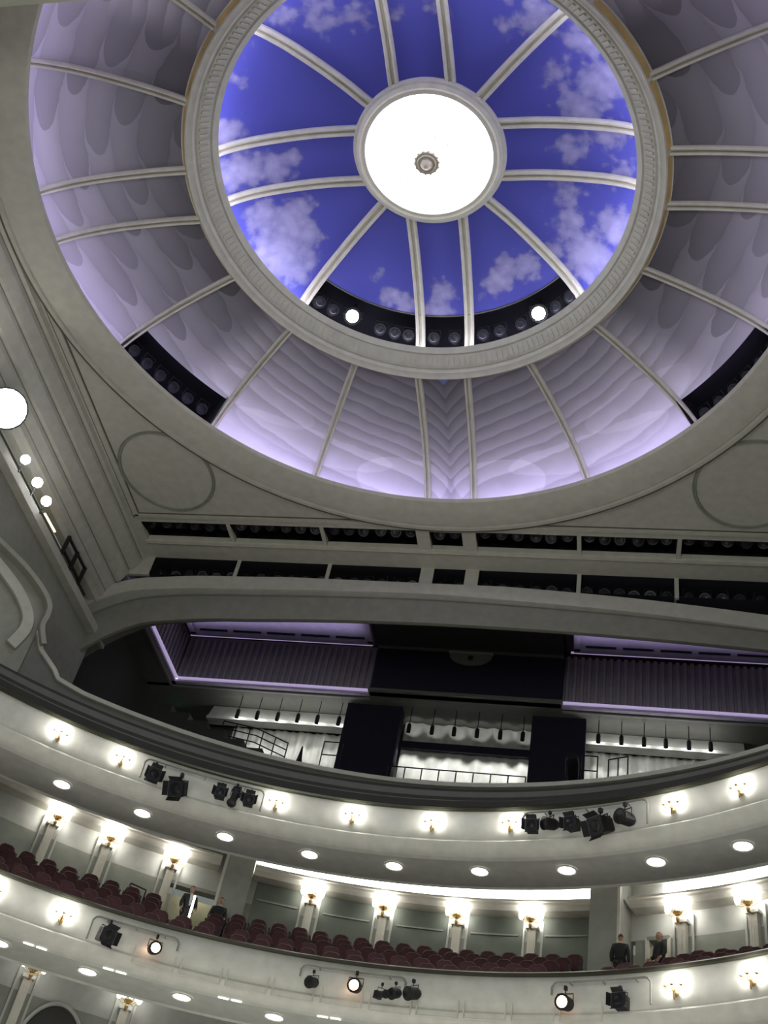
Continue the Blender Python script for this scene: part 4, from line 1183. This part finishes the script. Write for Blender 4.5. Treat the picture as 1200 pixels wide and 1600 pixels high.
MB().lathe([(0, -.6), (.2, -.58), (.26, -.2), (.26, .35), (.2, .6), (0, .6)], 12, (0, 0, 1.95), Matrix.Rotation(R_(70), 3, 'X')).build('housing', M['black'], fs_)
st = empty('slim_stand', (-5.95, 36.2, 21.6)); prop(st, 'slim pointed black stand before the left white curtain', 'stand')
MB().lathe([(.20, 0), (.22, .6), (.10, 1.2), (.03, 1.75), (0, 1.8)], 10).build('cover', M['black'], st)
MB().lathe([(0, 0), (.26, 0), (.26, .05), (0, .06)], 12).build('base', M['black'], st)
ex = empty('exit_sign', (-13.35, 39.7, 26.62)); prop(ex, 'small green lit sign on the dark gallery wall', 'sign')
MB().box((0, .03, 0), (.34, .10, .20)).build('sign_case', M['black'], ex)
MB().box((0, -.03, 0), (.24, .03, .09)).build('sign_face', M['exit'], ex)

# dark arched doorway low at the left
da = struct('door_3', 'dark round-headed arch in the lowest wall at the bottom edge', 'door')
A0 = -33.2; hwid = 3.1
P2 = [(A0 + hwid * math.cos(t), 9.75 + 1.5 * math.sin(t)) for t in np.linspace(0, math.pi, 20)] + [(A0 - hwid, 8.0), (A0 + hwid, 8.0)]
vs = [pol(WR - .10, a, z, W) for a, z in P2] + [pol(WR + .05, a, z, W) for a, z in P2]; k = len(P2)
MB().add(vs, [tuple(range(k)), tuple(reversed(range(k, 2 * k)))] + [(j, k + j, k + (j + 1) % k, (j + 1) % k) for j in range(k)]).build('arch_opening', M['dark'], da)
fr = [pol(WR - .12, A0 + (hwid + .12) * math.cos(t), 9.75 + 1.58 * math.sin(t), W) for t in np.linspace(0, math.pi, 24)]
MB().tube(fr, .06, 6).build('arch_trim', M['greywall'], da)

# ---------------------------------------------------------------- red seats
def make_seat():
    t = empty('theatre_seat')
    bk_ = MB()
    prof = [(-.25, .40), (-.25, .86), (-.21, .95), (-.12, 1.0), (.12, 1.0), (.21, .95), (.25, .86), (.25, .40)]
    k = len(prof)
    def pt(x, z, o): return (x, .20 + (z - .4) * .16 + o, z)
    bk_.add([pt(x, z, 0) for x, z in prof] + [pt(x, z, .10) for x, z in prof] + [pt(x * .82, .42 + (z - .4) * .92, -.045) for x, z in prof],
            [tuple(reversed(range(k, 2 * k))), tuple(range(2 * k, 3 * k))] + [(j, k + j, k + (j + 1) % k, (j + 1) % k) for j in range(k)] + [(2 * k + j, j, (j + 1) % k, 2 * k + (j + 1) % k) for j in range(k)])
    bk_.build('backrest', M['seat'], t)
    cs = MB(); cs.box((0, -.03, .43), (.50, .46, .10)); cs.box((0, -.03, .49), (.46, .42, .03)); cs.build('seat_cushion', M['seat'], t)
    for s_ in (-1, 1):
        a = MB(); a.box((s_ * .275, .0, .31), (.036, .42, .62)); a.box((s_ * .275, -.04, .63), (.05, .40, .035)); a.build('armrest', M['seatdark'], t)
    return t


seat0 = make_seat(); first = True
RN = ['front', 'second', 'third', 'fourth', 'rear']
for i, (r, z) in enumerate(ROWS):
    for nm, a0, a1 in (('left block', -40.2, -16.6 if i < 2 else -22.6), ('middle block', -15.4 if i < 2 else -18.5, 15.6), ('right block', 21.5 if i < 2 else 24.2, 40)):
        if i <= 1 and nm == 'right block': a1 = 36
        if i <= 1 and nm == 'left block': a0 = -40
        nn = int(math.radians(a1 - a0) * r / 0.635)
        for k in range(nn):
            a = a0 + (k + .5) * (a1 - a0) / nn
            o = seat0 if first else copy_tree(seat0); first = False
            o.location = pol(r, a, z, F); o.rotation_euler = (0, 0, -R_(a)); o.scale = (1, 1, 1.12)
            g = 'dark red theatre seat in the ' + RN[i] + ' row, ' + nm
            prop(o, g + ', ' + ordinal(k + 1) + ' from its left end', 'seat', 'seats of the ' + RN[i] + ' row, ' + nm)

# ---------------------------------------------------------------- people
def skin_mesh(name, verts, edges, radii, mt, parent, root=0, sub=1):
    d = bpy.data.meshes.new(name + '_skel'); d.from_pydata(verts, edges, [])
    o = bpy.data.objects.new(name + '_skel', d); C.objects.link(o)
    o.modifiers.new('skin', 'SKIN')
    for i, r in enumerate(radii):
        sv = d.skin_vertices[0].data[i]; sv.radius = (r, r) if not isinstance(r, tuple) else r
        sv.use_root = (i == root)
    sb = o.modifiers.new('sub', 'SUBSURF'); sb.levels = sub; sb.render_levels = sub
    dg = bpy.context.evaluated_depsgraph_get()
    me = bpy.data.meshes.new_from_object(o.evaluated_get(dg))
    bpy.data.objects.remove(o); me.materials.clear(); me.materials.append(mt)
    me.polygons.foreach_set('use_smooth', [True] * len(me.polygons))
    return link(name, me, parent)


def person(loc, facing, label, hair, h=1.76, lapel=False, lean=0.0, arm=(0.0, 0.0), headturn=0.0, seated=False):
    t = empty('person', loc, facing); prop(t, label, 'person')
    s = h / 1.76
    sit = 0.42 if seated else 0.0

    def S(p):
        x, y, z = p
        if seated:
            if z > .78: z -= sit                                   # trunk comes down on the seat
            elif z > .30: y, z = y - .46, .50                      # knees forward
            else: y = y - .44
        return (x * s, y * s, z * s)
    # body: pelvis root, legs, spine, neck, arms, hands with fingers (looks along -Y)
    V = [(0, 0, .95), (0, -.01, 1.12), (0, 0, 1.32), (0, .01, 1.46), (0, -.005, 1.54)]
    E_ = [(0, 1), (1, 2), (2, 3), (3, 4)]
    Rd = [.10, .09, .10, .060, .050]
    for sx in (-1, 1):
        b = len(V)
        V += [(sx * .09, 0, .90), (sx * .10, -.01, .50), (sx * .10, .02, .09), (sx * .105, -.12, .04)]
        E_ += [(0, b), (b, b + 1), (b + 1, b + 2), (b + 2, b + 3)]; Rd += [.070, .055, .040, .036]
        b = len(V); fwd = arm[0 if sx < 0 else 1]
        sh = (sx * .185, 0, 1.42); el = (sx * .245, .03 - .10 * fwd, 1.13); wr = (sx * .235, -.06 - .26 * fwd, .90 + .22 * fwd)
        V += [sh, el, wr]; E_ += [(3, b), (b, b + 1), (b + 1, b + 2)]; Rd += [.048, .040, .03]
        dv = (Vector(wr) - Vector(el)).normalized(); sd = Vector((0, -1, 0)); sd = (sd - dv * sd.dot(dv)).normalized()
        b2 = len(V); palm = Vector(wr) + dv * .07
        V.append(tuple(palm)); E_.append((b + 2, b2)); Rd.append((.036, .018))
        for fi, (off, ln) in enumerate(((-.03, .075), (-.01, .088), (.01, .082), (.03, .065))):
            q = len(V); p1 = palm + dv * .035 + sd * off; p2 = palm + dv * (.035 + ln * .55) + sd * off + Vector((-sx * .012, 0, 0)); p3 = palm + dv * (.03 + ln) + sd * off + Vector((-sx * .03, 0, 0))
            V += [tuple(p1), tuple(p2), tuple(p3)]; E_ += [(b2, q), (q, q + 1), (q + 1, q + 2)]; Rd += [.010, .009, .007]
        q = len(V); p1 = Vector(wr) + dv * .04 + sd * .035; p2 = p1 + dv * .035 + sd * .025
        V += [tuple(p1), tuple(p2)]; E_ += [(b + 2, q), (q, q + 1)]; Rd += [.012, .009]
    body = skin_mesh('body', [S(p) for p in V], E_, [(r * s if not isinstance(r, tuple) else (r[0] * s, r[1] * s)) for r in Rd], M['skin'], t)
    # head: egg with nose, brow, mouth, ears
    hd = bmesh.new(); bmesh.ops.create_uvsphere(hd, u_segments=20, v_segments=16, radius=1.0)
    for v in hd.verts:
        x, y, z = v.co
        wdt = .076 * (1.0 - .22 * max(0, -z)); dep = .098 * (1 - .12 * max(0, -z))
        v.co = Vector((x * wdt, y * dep, z * .118))
        if y < -.7 and abs(x) < .22 and -.35 < z < .12: v.co.y -= .022 * (1 - abs(x) / .22)          # nose
        if y < -.6 and .12 < z < .35: v.co.y -= .006                                                   # brow
        if y < -.6 and .25 < abs(x) < .6 and -.05 < z < .18: v.co.y += .010                            # eye sockets
        if y < -.5 and z < -.75: v.co.y -= .010                                                        # chin
        if abs(x) > .93 and abs(z) < .25 and -.2 < y < .35: v.co.x *= 1.16                             # ears
    me = bpy.data.meshes.new('head'); hd.to_mesh(me); hd.free(); me.materials.append(M['skin'])
    me.polygons.foreach_set('use_smooth', [True] * len(me.polygons))
    ho = link('head', me, t); ho.location = S((0, -.025, 1.645)); ho.rotation_euler = (0, 0, headturn); ho.scale = (s,) * 3
    for sx in (-1, 1): MB().lathe([(0, -.011), (.012, 0), (0, .011)], 8, (sx * .030, -.082, .012), Matrix.Rotation(R_(90), 3, 'X')).build('eye', M['suit'], ho)
    MB().box((0, -.092, -.052), (.045, .008, .010)).build('mouth', M['seat'], ho)
    hb = bmesh.new(); bmesh.ops.create_uvsphere(hb, u_segments=18, v_segments=12, radius=1.0)
    bmesh.ops.delete(hb, geom=[v for v in hb.verts if v.co.z < -.25 or (v.co.y < -.45 and v.co.z < .42)], context='VERTS')
    for v in hb.verts: v.co = Vector((v.co.x * .084, v.co.y * .106 + .004, v.co.z * .126 + .006))
    me = bpy.data.meshes.new('hair'); hb.to_mesh(me); hb.free(); me.materials.append(hair); me.polygons.foreach_set('use_smooth', [True] * len(me.polygons))
    link('hair', me, ho)
    # clothes a little fuller than the body
    JV = [(0, 0, 1.15), (0, 0, 1.0), (0, 0, .86), (0, 0, .83), (0, 0, 1.32), (0, .01, 1.43), (0, .015, 1.475)]
    JE = [(0, 1), (1, 2), (2, 3), (0, 4), (4, 5), (5, 6)]; JR = [(.165, .135), (.175, .14), (.19, .15), (.19, .15), (.185, .145), (.13, .115), (.085, .085)]
    for sx in (-1, 1):
        b = len(JV); fwd = arm[0 if sx < 0 else 1]
        JV += [(sx * .19, 0, 1.41), (sx * .25, .03 - .10 * fwd, 1.13), (sx * .237, -.045 - .24 * fwd, .93 + .20 * fwd)]
        JE += [(4, b), (b, b + 1), (b + 1, b + 2)]; JR += [.090, .066, .054]
    skin_mesh('jacket', [S(p) for p in JV], JE, [(r * s if not isinstance(r, tuple) else (r[0] * s, r[1] * s)) for r in JR], M['suit'], t)
    TV = [(0, 0, .92)]; TE = []; TR = [.12]
    for sx in (-1, 1):
        b = len(TV); TV += [(sx * .095, 0, .86), (sx * .10, -.01, .50), (sx * .10, .01, .07)]; TE += [(0, b), (b, b + 1), (b + 1, b + 2)]; TR += [.115, .088, .074]
        MB().lathe([(0, -.15), (.045, -.14), (.055, -.02), (.045, .10), (0, .12)], 10, S((sx * .10, -.04, .05)), Matrix.Rotation(R_(90), 3, 'X')).build('shoe', M['black'], t)
    skin_mesh('trousers', [S(p) for p in TV], TE, [r * s for r in TR], M['suit'], t)
    if lapel:
        mb = MB(); mb.add([S(p) for p in ((-.055, -.150, 1.45), (.055, -.150, 1.45), (.02, -.175, 1.08), (-.02, -.175, 1.08), (-.05, -.10, 1.46), (.05, -.10, 1.46), (.02, -.12, 1.08), (-.02, -.12, 1.08))],
                          [(0, 3, 2, 1), (4, 5, 6, 7), (0, 1, 5, 4), (1, 2, 6, 5), (2, 3, 7, 6), (3, 0, 4, 7)]); mb.build('shirt_front', M['shirt'], t)
    smooth_angle(MB().lathe([(.062, 0), (.072, .015), (.068, .05), (.058, .055)], 14, S((0, .0, 1.475))).build('collar', M['shirt'] if lapel else M['greywall'], t), 40)
    return t


person((-7.12, 32.40, 13.86), R_(35), 'person in dark suit and white shirt standing in the lit doorway', M['hair1'], 1.74, True, headturn=R_(25), arm=(.2, .5))
sa = -18.5 + .5 * 34.1 / int(math.radians(34.1) * 19.85 / .635)
person(pol(19.78, sa, 13.90, F), -R_(sa), 'seated person in dark clothes beside the suited one, at the end of the rear row', M['hair1'], 1.74, False, arm=(.6, .6), seated=True)
person((6.42, 32.55, 13.86), R_(170), 'person in dark jacket with pale collar, back turned, before the pier', M['hair1'], 1.78, False, headturn=R_(20))
person((7.55, 32.30, 13.86), R_(-60), 'person with auburn hair and dark jacket, turned sideways at the right', M['hair2'], 1.84, False, arm=(.5, .3))
# white door edge beside the suited man, given a glow to look lit
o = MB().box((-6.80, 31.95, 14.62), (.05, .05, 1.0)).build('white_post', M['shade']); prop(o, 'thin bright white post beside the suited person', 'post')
railing([(-8.9, 31.6, 13.7), (-8.5, 32.0, 13.7)], 1.45, 'thin metal handrail loop beside the left seats', 2, 1)
